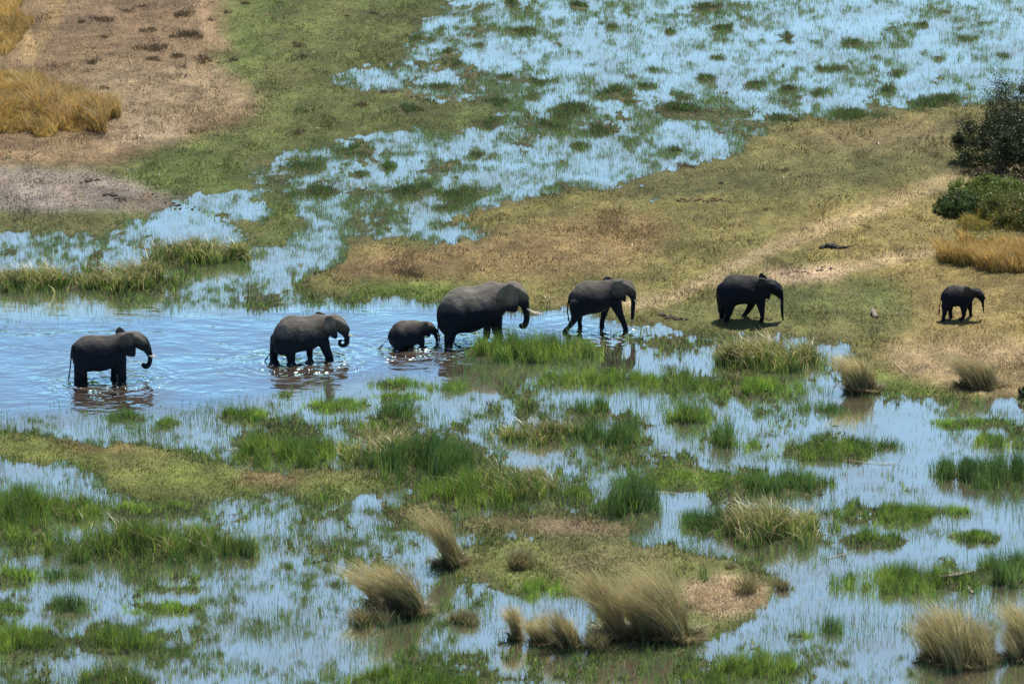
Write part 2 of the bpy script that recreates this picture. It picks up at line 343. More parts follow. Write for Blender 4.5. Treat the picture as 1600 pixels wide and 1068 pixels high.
def groundmat():
    m, t = newmat('marsh_ground'); l = t.links.new
    o = N(t, 'ShaderNodeOutputMaterial'); a = N(t, 'ShaderNodeAttribute', attribute_name='Col'); p = N(t, 'ShaderNodeBsdfPrincipled')
    tc = N(t, 'ShaderNodeTexCoord'); prev = a.outputs['Color']
    for sc, lo, hi, dt in ((1.1, .75, 1.3, 5), (7, .6, 1.4, 6)):
        no = N(t, 'ShaderNodeTexNoise'); no.inputs['Scale'].default_value = sc; no.inputs['Detail'].default_value = dt; no.inputs['Roughness'].default_value = .7
        mr = N(t, 'ShaderNodeMapRange'); mr.inputs[1].default_value = .3; mr.inputs[2].default_value = .7; mr.inputs[3].default_value = lo; mr.inputs[4].default_value = hi
        vm = N(t, 'ShaderNodeVectorMath', operation='SCALE')
        l(tc.outputs['Object'], no.inputs['Vector']); l(no.outputs['Fac'], mr.inputs[0]); l(prev, vm.inputs[0]); l(mr.outputs[0], vm.inputs['Scale']); prev = vm.outputs[0]
    n2 = N(t, 'ShaderNodeTexNoise'); n2.inputs['Scale'].default_value = 5; n2.inputs['Detail'].default_value = 8; n2.inputs['Roughness'].default_value = .75
    b = N(t, 'ShaderNodeBump'); b.inputs['Strength'].default_value = .9; b.inputs['Distance'].default_value = .12
    l(tc.outputs['Object'], n2.inputs['Vector']); l(n2.outputs['Fac'], b.inputs['Height']); l(b.outputs[0], p.inputs['Normal'])
    l(prev, p.inputs['Base Color']); p.inputs['Roughness'].default_value = .9; p.inputs['Specular IOR Level'].default_value = .15
    l(p.outputs[0], o.inputs[0]); return m
WATER_IOR = 2.6
def watermat():
    m, t = newmat('marsh_water'); l = t.links.new
    o = N(t, 'ShaderNodeOutputMaterial'); d = N(t, 'ShaderNodeBsdfDiffuse'); d.inputs[0].default_value = (.075, .055, .040, 1)
    g = N(t, 'ShaderNodeBsdfGlossy'); g.inputs['Roughness'].default_value = .03
    g.inputs['Color'].default_value = (.86, 1, .86, 1)
    ti = N(t, 'ShaderNodeMix', data_type='RGBA'); ti.inputs[6].default_value = (.88, 1, .86, 1); ti.inputs[7].default_value = (.58, .82, .84, 1)
    fr = N(t, 'ShaderNodeFresnel'); fr.inputs[0].default_value = WATER_IOR
    mx = N(t, 'ShaderNodeMixShader'); tc = N(t, 'ShaderNodeTexCoord'); a = N(t, 'ShaderNodeAttribute', attribute_name='rip')
    h = None
    for sc, wt, dist, det in ((.5, 1.7, .6, 3), (2.4, .34, .3, 2)):
        mp = N(t, 'ShaderNodeMapping'); mp.inputs['Scale'].default_value = (sc * .55, sc, sc); mp.inputs['Rotation'].default_value = (0, 0, .25)
        no = N(t, 'ShaderNodeTexNoise'); no.inputs['Scale'].default_value = 1; no.inputs['Detail'].default_value = det; no.inputs['Distortion'].default_value = .6
        mu = N(t, 'ShaderNodeMath', operation='MULTIPLY'); mu.inputs[1].default_value = wt
        l(tc.outputs['Object'], mp.inputs[0]); l(mp.outputs[0], no.inputs['Vector']); l(no.outputs['Fac'], mu.inputs[0])
        if h is None: h = mu.outputs[0]
        else:
            ad = N(t, 'ShaderNodeMath', operation='ADD'); l(h, ad.inputs[0]); l(mu.outputs[0], ad.inputs[1]); h = ad.outputs[0]
    mm = N(t, 'ShaderNodeMath', operation='MULTIPLY'); l(h, mm.inputs[0]); l(a.outputs['Fac'], mm.inputs[1])
    dp = N(t, 'ShaderNodeMapRange'); dp.inputs[1].default_value = .01; dp.inputs[2].default_value = .08; l(a.outputs['Fac'], dp.inputs[0])
    l(dp.outputs[0], ti.inputs[0]); l(ti.outputs[2], g.inputs['Color'])
    hh_ = mm.outputs[0]
    for (cu, cv, am) in ((148, 598, 1.0), (192, 594, 1.0), (440, 566, 1.0), (505, 558, 1.2), (650, 543, 1.0), (696, 540, 1.2), (758, 530, 1.3), (905, 516, .5), (965, 514, .6)):
        px_, py_ = P(cu, cv); vd = N(t, 'ShaderNodeVectorMath', operation='DISTANCE'); vd.inputs[1].default_value = (float(px_), float(py_), 0)
        ad_ = N(t, 'ShaderNodeVectorMath', operation='ADD'); nn_ = N(t, 'ShaderNodeTexNoise'); nn_.inputs['Scale'].default_value = 1.3
        l(tc.outputs['Object'], nn_.inputs['Vector']); l(nn_.outputs['Color'], ad_.inputs[0]); l(tc.outputs['Object'], ad_.inputs[1]); l(ad_.outputs[0], vd.inputs[0])
        vd.inputs[1].default_value = (float(px_) + .5, float(py_) + .5, .5)
        s1 = N(t, 'ShaderNodeMath', operation='MULTIPLY'); s1.inputs[1].default_value = 11.0; l(vd.outputs['Value'], s1.inputs[0])
        s2 = N(t, 'ShaderNodeMath', operation='SINE'); l(s1.outputs[0], s2.inputs[0])
        fo = N(t, 'ShaderNodeMapRange'); fo.inputs[1].default_value = .3; fo.inputs[2].default_value = 3.2; fo.inputs[3].default_value = .016 * am; fo.inputs[4].default_value = 0; l(vd.outputs['Value'], fo.inputs[0])
        s3 = N(t, 'ShaderNodeMath', operation='MULTIPLY_ADD'); l(s2.outputs[0], s3.inputs[0]); l(fo.outputs[0], s3.inputs[1]); l(hh_, s3.inputs[2]); hh_ = s3.outputs[0]
    b = N(t, 'ShaderNodeBump'); b.inputs['Strength'].default_value = 1; b.inputs['Distance'].default_value = 1.0
    l(hh_, b.inputs['Height'])
    for q in (g, fr): l(b.outputs[0], q.inputs['Normal'])
    fm = N(t, 'ShaderNodeMapRange'); fm.inputs[1].default_value = .15; fm.inputs[2].default_value = .40; fm.inputs[3].default_value = .42; fm.inputs[4].default_value = .97
    tn_ = N(t, 'ShaderNodeTexNoise'); tn_.inputs['Scale'].default_value = .35; tn_.inputs['Detail'].default_value = 7; tn_.inputs['Roughness'].default_value = .65
    tm_ = N(t, 'ShaderNodeMapRange'); tm_.inputs[1].default_value = .32; tm_.inputs[2].default_value = .55; tm_.inputs[3].default_value = .74; tm_.inputs[4].default_value = 1.0
    tx_ = N(t, 'ShaderNodeMath', operation='MULTIPLY'); l(tc.outputs['Object'], tn_.inputs['Vector']); l(tn_.outputs['Fac'], tm_.inputs[0]); l(fm.outputs[0], tx_.inputs[0]); l(tm_.outputs[0], tx_.inputs[1])
    l(fr.outputs[0], fm.inputs[0]); l(tx_.outputs[0], mx.inputs[0]); l(d.outputs[0], mx.inputs[1]); l(g.outputs[0], mx.inputs[2]); l(mx.outputs[0], o.inputs[0]); return m
M_GROUND = groundmat(); M_WATER = watermat()

# ------------------------------------------------------------------ mesh helpers
def mesh_np(name, V, loops, sizes, mat, col=None, smooth=False, parent=None, extra=None):
    me = bpy.data.meshes.new(name); V = np.asarray(V, np.float32); loops = np.asarray(loops, np.int32); sizes = np.asarray(sizes, np.int32)
    me.vertices.add(len(V)); me.vertices.foreach_set('co', V.ravel())
    me.loops.add(len(loops)); me.loops.foreach_set('vertex_index', loops)
    me.polygons.add(len(sizes)); st = np.concatenate([[0], np.cumsum(sizes)[:-1]]).astype(np.int32)
    me.polygons.foreach_set('loop_start', st); me.polygons.foreach_set('loop_total', sizes)
    if smooth: me.polygons.foreach_set('use_smooth', np.ones(len(sizes), bool))
    me.update(calc_edges=True)
    if col is not None:
        a = me.color_attributes.new('Col', 'FLOAT_COLOR', 'POINT'); c = np.ones((len(V), 4), np.float32); c[:, :3] = col
        a.data.foreach_set('color', c.ravel())
    if extra is not None:
        a = me.attributes.new(extra[0], 'FLOAT', 'POINT'); a.data.foreach_set('value', extra[1].astype(np.float32))
    me.materials.append(mat); o = bpy.data.objects.new(name, me); COL.objects.link(o)
    if parent: o.parent = parent
    return o
def tag(o, label=None, cat=None, group=None, kind=None):
    if label: o['label'] = label
    if cat: o['category'] = cat
    if group: o['group'] = group
    if kind: o['kind'] = kind
    return o
def blades(base, h, leanx, leany, wd, col, tip=None, seg=2, droop=0.0):
    """strips of grass; returns verts, loops, sizes, colours"""
    n = len(base); az = RNG.uniform(-1.1, 1.1, n); fx = np.cos(az); fy = np.sin(az)   # blade faces every way, broad side roughly to east-west
    V = []; Cc = []; tip = col if tip is None else tip
    for k in range(seg + 1):
        t = k / seg
        cx = base[:, 0] + leanx * h * t ** 1.8; cy = base[:, 1] + leany * h * t ** 1.8
        cz = base[:, 2] + h * (t - droop * t ** 2.6)
        ww = wd * (.5 if k < seg else 0) * (1 - .35 * t)
        cc = col * (1 - t) + tip * t
        if k < seg:
            V += [np.stack([cx - fx * ww, cy - fy * ww, cz], 1), np.stack([cx + fx * ww, cy + fy * ww, cz], 1)]; Cc += [cc, cc]
        else:
            V += [np.stack([cx, cy, cz], 1)]; Cc += [cc]
    m = len(V); V = np.stack(V, 1).reshape(-1, 3); Cc = np.stack(Cc, 1).reshape(-1, 3)
    lo = []; sz = []
    for k in range(seg - 1): lo += [2 * k, 2 * k + 1, 2 * k + 3, 2 * k + 2]; sz += [4]
    lo += [2 * seg - 2, 2 * seg - 1, 2 * seg]; sz += [3]
    lo = (np.arange(n)[:, None] * m + np.array(lo)[None]).ravel(); sz = np.tile(sz, n)
    return V, lo, sz, Cc
def join(parts):
    V = []; Lo = []; Sz = []; Cc = []; off = 0
    for v, l, s, c in parts:
        V.append(v); Lo.append(l + off); Sz.append(s); Cc.append(c); off += len(v)
    return np.concatenate(V), np.concatenate(Lo), np.concatenate(Sz), np.concatenate(Cc)
def rc(cols, n, jit=.25):
    c = np.array(cols)[RNG.integers(0, len(cols), n)]
    return c * (1 + RNG.uniform(-jit, jit, (n, 1))) * (1 + RNG.uniform(-.08, .08, (n, 3)))

# ------------------------------------------------------------------ ground and water sheets
def axis_lines():
    xs = list(np.arange(-28, 28.001, .1))
    e = [28 + .12 * 1.3 ** k for k in range(1, 38)]; e = [a for a in e if a < 4000]
    xs = [-a for a in reversed(e)] + xs + e
    ys = []
    for v in np.arange(1130, -70, -3.0): ys.append(float(P(800, v)[1]))
    y1 = ys[-1]; ys += [y1 + .5 * 1.28 ** k for k in range(1, 40) if .5 * 1.28 ** k < 7000]
    y0 = ys[0]; ys = [y0 - .5 * 1.28 ** k for k in range(25, 0, -1) if .5 * 1.28 ** k < 400] + ys
    return np.array(xs), np.array(ys)
xs, ys = axis_lines()
X, Y = np.meshgrid(xs, ys); U, Vv = UV(X, np.maximum(Y, -190))
Z, H = hfield(X, Y, U, Vv)
c = sample(C, U, Vv)
wet_shade = np.clip(1 - Z / .035, 0, 1)[..., None]  # soaked mud close to the waterline
c = c * (1 - wet_shade * .55) + np.array(MUD) * wet_shade * .55
nn = fbm(X * .9, Y * .6, 60, 4)[..., None]; c = c * (.45 + 1.1 * nn) * (.7 + .6 * fbm(X * 3.5, Y * 2.2, 63, 3)[..., None])
n3 = np.clip((fbm(X * .45, Y * .3, 70, 4) - .5) * 5, -1, 1)[..., None] * (Z > .03)[..., None]
c = np.where(n3 > 0, c * (1 - .22 * n3) + np.array((.15, .11, .05)) * .22 * n3, c * (1 + .2 * n3))
ny, nx = X.shape; idx = np.arange(ny * nx).reshape(ny, nx)
q = np.stack([idx[:-1, :-1], idx[:-1, 1:], idx[1:, 1:], idx[1:, :-1]], -1).reshape(-1, 4)
g = mesh_np('ground', np.stack([X, Y, Z], -1).reshape(-1, 3), q.ravel(), np.full(len(q), 4), M_GROUND, c.reshape(-1, 3), True)
tag(g, 'muddy flood plain with turf, dry grass and paths', kind='structure')
ex = [-4000, -1500, -500, -150, -60] + list(np.arange(-30, 30.1, .5)) + [60, 150, 500, 1500, 4000]
ey = [-500, -190] + list(np.arange(-60, 80, 1.0)) + [120, 300, 900, 3000, 7000]
X2, Y2 = np.meshgrid(ex, ey); u2, v2 = UV(X2, np.maximum(Y2, -190))
RIP = blur(inpoly(CHAN), 26, 12)
WK = np.zeros(gu.shape)
for (u, v) in ((175, 600), (480, 572), (650, 548), (740, 550)): WK += np.exp(-((gu - u) / 75) ** 2 - ((gv - v) / 22) ** 2)
rip = .0045 + .085 * sample(RIP, u2, v2) + .07 * np.minimum(sample(WK, u2, v2), 1.2)
ny, nx = X2.shape; idx = np.arange(ny * nx).reshape(ny, nx)
q = np.stack([idx[:-1, :-1], idx[:-1, 1:], idx[1:, 1:], idx[1:, :-1]], -1).reshape(-1, 4)
wo_ = mesh_np('water', np.stack([X2, Y2, X2 * 0], -1).reshape(-1, 3), q.ravel(), np.full(len(q), 4), M_WATER, smooth=True, extra=('rip', rip.ravel()))
tag(wo_, 'shallow blue flood water', kind='structure')

# ------------------------------------------------------------------ elephants
def skinmat(name, top, shadez):  # flank shade painted into the skin below this height, paler lit-looking back above
    m, t = newmat(name); l = t.links.new
    o = N(t, 'ShaderNodeOutputMaterial'); p = N(t, 'ShaderNodeBsdfPrincipled'); tc = N(t, 'ShaderNodeTexCoord')
    no = N(t, 'ShaderNodeTexNoise'); no.inputs['Scale'].default_value = 2.2; no.inputs['Detail'].default_value = 6
    vo = N(t, 'ShaderNodeTexVoronoi', feature='DISTANCE_TO_EDGE'); vo.inputs['Scale'].default_value = 9
    wv = N(t, 'ShaderNodeTexNoise'); wv.inputs['Scale'].default_value = 14; wv.inputs['Detail'].default_value = 6
    l(tc.outputs['Object'], no.inputs['Vector']); l(tc.outputs['Object'], vo.inputs['Vector']); l(tc.outputs['Object'], wv.inputs['Vector'])
    mx = N(t, 'ShaderNodeMix', data_type='RGBA'); c = np.array(top)
    mx.inputs[6].default_value = tuple(c * .72) + (1,); mx.inputs[7].default_value = tuple(c * 1.25) + (1,)
    mr = N(t, 'ShaderNodeMapRange'); mr.inputs[1].default_value = .32; mr.inputs[2].default_value = .68
    l(no.outputs['Fac'], mr.inputs[0]); l(mr.outputs[0], mx.inputs[0])
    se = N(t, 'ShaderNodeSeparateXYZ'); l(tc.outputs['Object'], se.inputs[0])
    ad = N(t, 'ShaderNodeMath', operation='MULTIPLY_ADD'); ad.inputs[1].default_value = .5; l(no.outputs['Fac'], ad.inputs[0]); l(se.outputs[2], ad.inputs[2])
    m2 = N(t, 'ShaderNodeMapRange'); m2.inputs[1].default_value = shadez - .05; m2.inputs[2].default_value = shadez + .5; l(ad.outputs[0], m2.inputs[0])
    m3 = N(t, 'ShaderNodeMix', data_type='RGBA'); m3.inputs[6].default_value = (.009, .011, .017, 1); l(m2.outputs[0], m3.inputs[0]); l(mx.outputs[2], m3.inputs[7])  # near-black blue of the painted shade, also covers the soaked legs
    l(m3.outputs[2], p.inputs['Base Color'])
    b1 = N(t, 'ShaderNodeBump'); b1.inputs['Strength'].default_value = .35; b1.inputs['Distance'].default_value = .03; l(vo.outputs[0], b1.inputs['Height'])
    b2 = N(t, 'ShaderNodeBump'); b2.inputs['Strength'].default_value = .5; b2.inputs['Distance'].default_value = .04; l(wv.outputs['Fac'], b2.inputs['Height'])
    l(b1.outputs[0], b2.inputs['Normal']); l(b2.outputs[0], p.inputs['Normal'])
    p.inputs['Roughness'].default_value = .8; p.inputs['Specular IOR Level'].default_value = .05
    l(p.outputs[0], o.inputs[0]); return m
M_TUSK = principled('ivory', (.50, .42, .31), .4, .5, 3, .15, .1)
M_EYE = principled('eye_dark', (.015, .012, .01), .2, .6, 3, .1, .0)
M_HAIR = principled('tail_hair', (.02, .018, .016), .8, .2, 10, .2, .2)

def ring_tube(bm, rings, ns=14, egg=0.0):
    """rings: list of (centre, axis_a, axis_b) lofted and capped"""
    rows = []
    for cpt, a, b in rings:
        rows.append([bm.verts.new(cpt + a * math.cos(2 * math.pi * k / ns) + b * math.sin(2 * math.pi * k / ns) * (1 - egg * math.cos(2 * math.pi * k / ns))) for k in range(ns)])
    for r1, r2 in zip(rows, rows[1:]):
        for k in range(ns): bm.faces.new((r1[k], r1[(k + 1) % ns], r2[(k + 1) % ns], r2[k]))
    bm.faces.new(list(reversed(rows[0]))); bm.faces.new(rows[-1])
def smooth_path(pts, n=3):
    """Catmull-Rom through rows of numbers"""
    A = np.array(pts, float)
    if len(A) < 3: return A
    E = np.vstack([2 * A[0] - A[1], A, 2 * A[-1] - A[-2]]); out = []
    for i in range(1, len(E) - 2):
        for k in range(n):
            t = k / n; p0, p1, p2, p3 = E[i - 1], E[i], E[i + 1], E[i + 2]
            out.append(.5 * ((2 * p1) + (-p0 + p2) * t + (2 * p0 - 5 * p1 + 4 * p2 - p3) * t * t + (-p0 + 3 * p1 - 3 * p2 + p3) * t ** 3))
    out.append(E[-2]); return np.array(out)
def limb(bm, pts, wf=1.0, ns=12, n=3):
    """pts rows (x, y, z, r): a round limb in the x-z plane with domed ends"""
    A = smooth_path(pts, n); A[:, 3] = np.maximum(A[:, 3], .004); rings = []
    for i in range(len(A)):
        d = A[min(i + 1, len(A) - 1), :3] - A[max(i - 1, 0), :3]; d = Vector(d).normalized()
        side = Vector((0, 1, 0)); a = d.cross(side).normalized(); r = float(A[i, 3]); cpt = Vector(A[i, :3])
        if i == 0:
            for k in (.95, .6): rings.append((cpt - d * r * k, a * r * math.sqrt(1 - k * k), side * r * wf * math.sqrt(1 - k * k)))
        rings.append((cpt, a * r, side * r * wf))
        if i == len(A) - 1:
            for k in (.6, .95): rings.append((cpt + d * r * k * .7, a * r * math.sqrt(1 - k * k), side * r * wf * math.sqrt(1 - k * k)))
    ring_tube(bm, rings, ns)
def elephant(E):
    k = E['k']; (ga, gva), (gb, gvb) = E['ground']
    xc = (ga + gb) / 2; gm = (gva + gvb) / 2; u0 = E['o'][0] + xc / k; v0 = E['o'][1] + gm / k
    s = 1 / (k * ppm(v0)); x0, y0 = P(u0, v0)
    slope = (gvb - gva) / (gb - ga); yaw = math.atan(-slope / ST); cy_ = math.cos(yaw)
    zg = 0.0
    if E['land']: zg = max(0.0, float(hfield(np.array([float(x0)]), np.array([float(y0)]))[0][0]) - .02)
    X_ = lambda x: (x - xc) * s / cy_
    Z_ = lambda x, y: (gm + slope * (x - xc) - y) * s / CT - zg * .4
    root = bpy.data.objects.new(E['name'], None); COL.objects.link(root); root.empty_display_size = .3
    root.location = (float(x0), float(y0), zg); root.rotation_euler = (0, 0, yaw)
    tag(root, E['label'], 'elephant', 'elephants walking in line towards the right')
    mat = skinmat('elephant_skin', E.get('skin', (.082, .073, .063)), E.get('wet_shade', .35))
    bm = bmesh.new()
    # trunk of the body
    cols = smooth_path(E['body'], 3); H_ = max(c[2] - c[1] for c in cols) * s / 2; rings = []
    xa, xb = cols[0][0], cols[-1][0]
    for (x, tp, bt) in cols:
        f = (x - xa) / (xb - xa); rz = max((bt - tp) * s / 2, .03)
        ry = H_ * .84 * (1 - .55 * max(0, (f - .62) / .38) ** 1.4) * min(1, (f / .22 + .12)) ** .55
        ry = min(ry, rz * 1.35 + .05)
        rings.append((Vector((X_(x), 0, Z_(x, (tp + bt) / 2))), Vector((0, 0, rz)), Vector((0, ry, 0))))
    ring_tube(bm, rings, 22, .30)
    # spine ridge
    top = [(X_(x), 0, Z_(x, tp) - .035, .045) for (x, tp, bt) in E['body'][3:-2]]
    limb(bm, top, 1.6)
    # head and trunk
    hx = [(X_(x), 0, Z_(x, y), r * s) for (x, y, r) in E['head']]
    limb(bm, hx, .72, 16)
    limb(bm, [(X_(x), 0, Z_(x, y), r * s) for (x, y, r) in E['trunk']], .92, 12, 4)
    lx, ly, lr = E['trunk'][0]
    hw = .34 * H_ / .7
    # brow / temple and cheek bulges
    for sg in (-1, 1):
        hxm, hym, hrm = E['head'][1]
        limb(bm, [(X_(hxm), sg * hw * .62, Z_(hxm, hym - hrm * .3), hrm * s * .45), (X_(hxm + hrm * .9), sg * hw * .55, Z_(hxm, hym + hrm * .4), hrm * s * .42), (X_(hxm + hrm * 1.35), sg * hw * .42, Z_(hxm, hym + hrm * 1.0), hrm * s * .3)])
    # legs
    for (near, hind, pts) in E['legs']:
        yy = (-1 if near else 1) * H_ * (.50 if hind else .47)
        rows = []
        for i, (x, y, r) in enumerate(pts):
            rows.append([X_(x), yy * (.82 if i == 0 else 1), Z_(x, y), r * s])
        if len(pts) > 2 or True:
            zl = rows[-1][2]; lift = E.get('lift') == (near, hind)
            if E['land']:
                if not lift: rows[-1][2] = .06; rows.append([rows[-1][0] + .02, yy, .02, rows[-1][3] * 1.12])
            else: rows[-1][2] = min(rows[-1][2], .05); rows.append([rows[-1][0], yy, -.55, rows[-1][3] * .95])
        rows[0][3] *= .95
        limb(bm, rows, .92)
    me = bpy.data.meshes.new('body'); bmesh.ops.recalc_face_normals(bm, faces=bm.faces[:]); bm.to_mesh(me); bm.free()
    ob = bpy.data.objects.new('body', me); COL.objects.link(ob)
    md = ob.modifiers.new('r', 'REMESH'); md.mode = 'VOXEL'; md.voxel_size = .04
    ms = ob.modifiers.new('s', 'SMOOTH'); ms.factor = .6; ms.iterations = 4
    dg = bpy.context.evaluated_depsgraph_get(); me2 = bpy.data.meshes.new_from_object(ob.evaluated_get(dg))
    ob.modifiers.clear(); ob.data = me2; me2.name = 'body'; bpy.data.meshes.remove(me)
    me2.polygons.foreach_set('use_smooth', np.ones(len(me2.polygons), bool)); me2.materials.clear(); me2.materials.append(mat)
    # slack folds of skin: slight real relief
    co = np.empty(len(me2.vertices) * 3, np.float32); me2.vertices.foreach_get('co', co); co = co.reshape(-1, 3)
    no = np.empty_like(co).ravel(); me2.vertices.foreach_get('normal', no); no = no.reshape(-1, 3)
    d = (fbm(co[:, 0] * 5 + co[:, 1] * 3, co[:, 2] * 2.5 + co[:, 1] * 2, E['seed'], 3) - .5) * .032
    co += no * d[:, None]; me2.vertices.foreach_set('co', co.ravel()); me2.update()
    ob.parent = root
    # ears: thin curved flaps
    def ear(pts, side, flare, lab=None):
        b = bmesh.new(); A = np.array(pts, float); A = smooth_path(np.vstack([A, A[:1]]), 3)[:-1]
        xm, xM = A[:, 0].min(), A[:, 0].max(); cx, cyy = A.mean(0)
        def pos(x, y, lift=0):
            f = (xM - x) / (xM - xm); g_ = (y - A[:, 1].min()) / (A[:, 1].max() - A[:, 1].min())
            yv = hw * (.80 - .18 * g_) + flare * math.sin(f * 1.5) * (1 - .25 * g_) + lift
            return Vector((X_(x), side * yv, Z_(x, y) - side * yv * .31 * .8))
        lay = []
        for sgn in (0, 1):
            rows = []
            for q_ in (1.0, .72, .42, .15):
                rows.append([b.verts.new(pos(cx + (x - cx) * q_, cyy + (y - cyy) * q_, (.022 if sgn else -.022) * (0 if q_ == 1 else 1) + .012 * sgn + .03 * math.sin(x * .05 + q_ * 5) * q_)) for x, y in A])
            c0 = b.verts.new(pos(cx, cyy, .03 if sgn else -.02)); n_ = len(A)
            for r1, r2 in zip(rows, rows[1:]):
                for i in range(n_): b.faces.new((r1[i], r1[(i + 1) % n_], r2[(i + 1) % n_], r2[i]))
            for i in range(n_): b.faces.new((rows[-1][i], rows[-1][(i + 1) % n_], c0))
            lay.append(rows[0])
        for i in range(len(A)): b.faces.new((lay[0][i], lay[0][(i + 1) % len(A)], lay[1][(i + 1) % len(A)], lay[1][i]))
        bmesh.ops.recalc_face_normals(b, faces=b.faces[:])
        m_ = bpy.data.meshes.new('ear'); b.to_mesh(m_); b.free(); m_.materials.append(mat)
        m_.polygons.foreach_set('use_smooth', np.ones(len(m_.polygons), bool))
        o = bpy.data.objects.new('ear', m_); COL.objects.link(o); o.parent = root
        o.modifiers.new('s', 'SUBSURF').levels = 1; o.modifiers['s'].render_levels = 1
    fl = .30 * H_ / .7
    ear(E['ear'], -1, fl); ear(E.get('far_ear', E['ear']), 1, fl * E.get('far_flare', 1.0))
    def part(name, rows, m_, wf=1.0, ns=8):
        b = bmesh.new(); limb(b, rows, wf, ns); bmesh.ops.recalc_face_normals(b, faces=b.faces[:])
        q_ = bpy.data.meshes.new(name); b.to_mesh(q_); b.free(); q_.materials.append(m_)
        q_.polygons.foreach_set('use_smooth', np.ones(len(q_.polygons), bool))
        o = bpy.data.objects.new(name, q_); COL.objects.link(o); o.parent = root; return o
    for sg in (-1, 1):
        if 'tusk' in E:
            tw = E['trunk'][1][2] * s * .6
            part('tusk', [(X_(x), sg * (tw + .004 * i), Z_(x, y), r * s) for i, (x, y, r) in enumerate(E['tusk'])], M_TUSK)
        ex_, ey_ = E['eye']; part('eye', [(X_(ex_), sg * hw * .93, Z_(ex_, ey_), .028), (X_(ex_) + .02, sg * hw * .93, Z_(ex_, ey_), .024)], M_EYE)
    tl = E['tail']; rows = [(X_(x), 0, Z_(x, y), r * s) for (x, y, r) in tl]
    t_ = part('tail', [(rows[0][0] + .12, 0, rows[0][2] + .1, rows[0][3] * 1.3)] + rows, mat)
    e = rows[-1]; dx_, dz_ = e[0] - rows[-2][0], e[2] - rows[-2][2]; q_ = math.hypot(dx_, dz_) + 1e-6
    hb = part('tail_tuft', [(e[0], 0, e[2], .025), (e[0] + dx_ / q_ * .1, 0, e[2] + dz_ / q_ * .1, .035), (e[0] + dx_ / q_ * .26, 0, e[2] + dz_ / q_ * .26, .008)], M_HAIR)
    hb.parent = t_
    return root

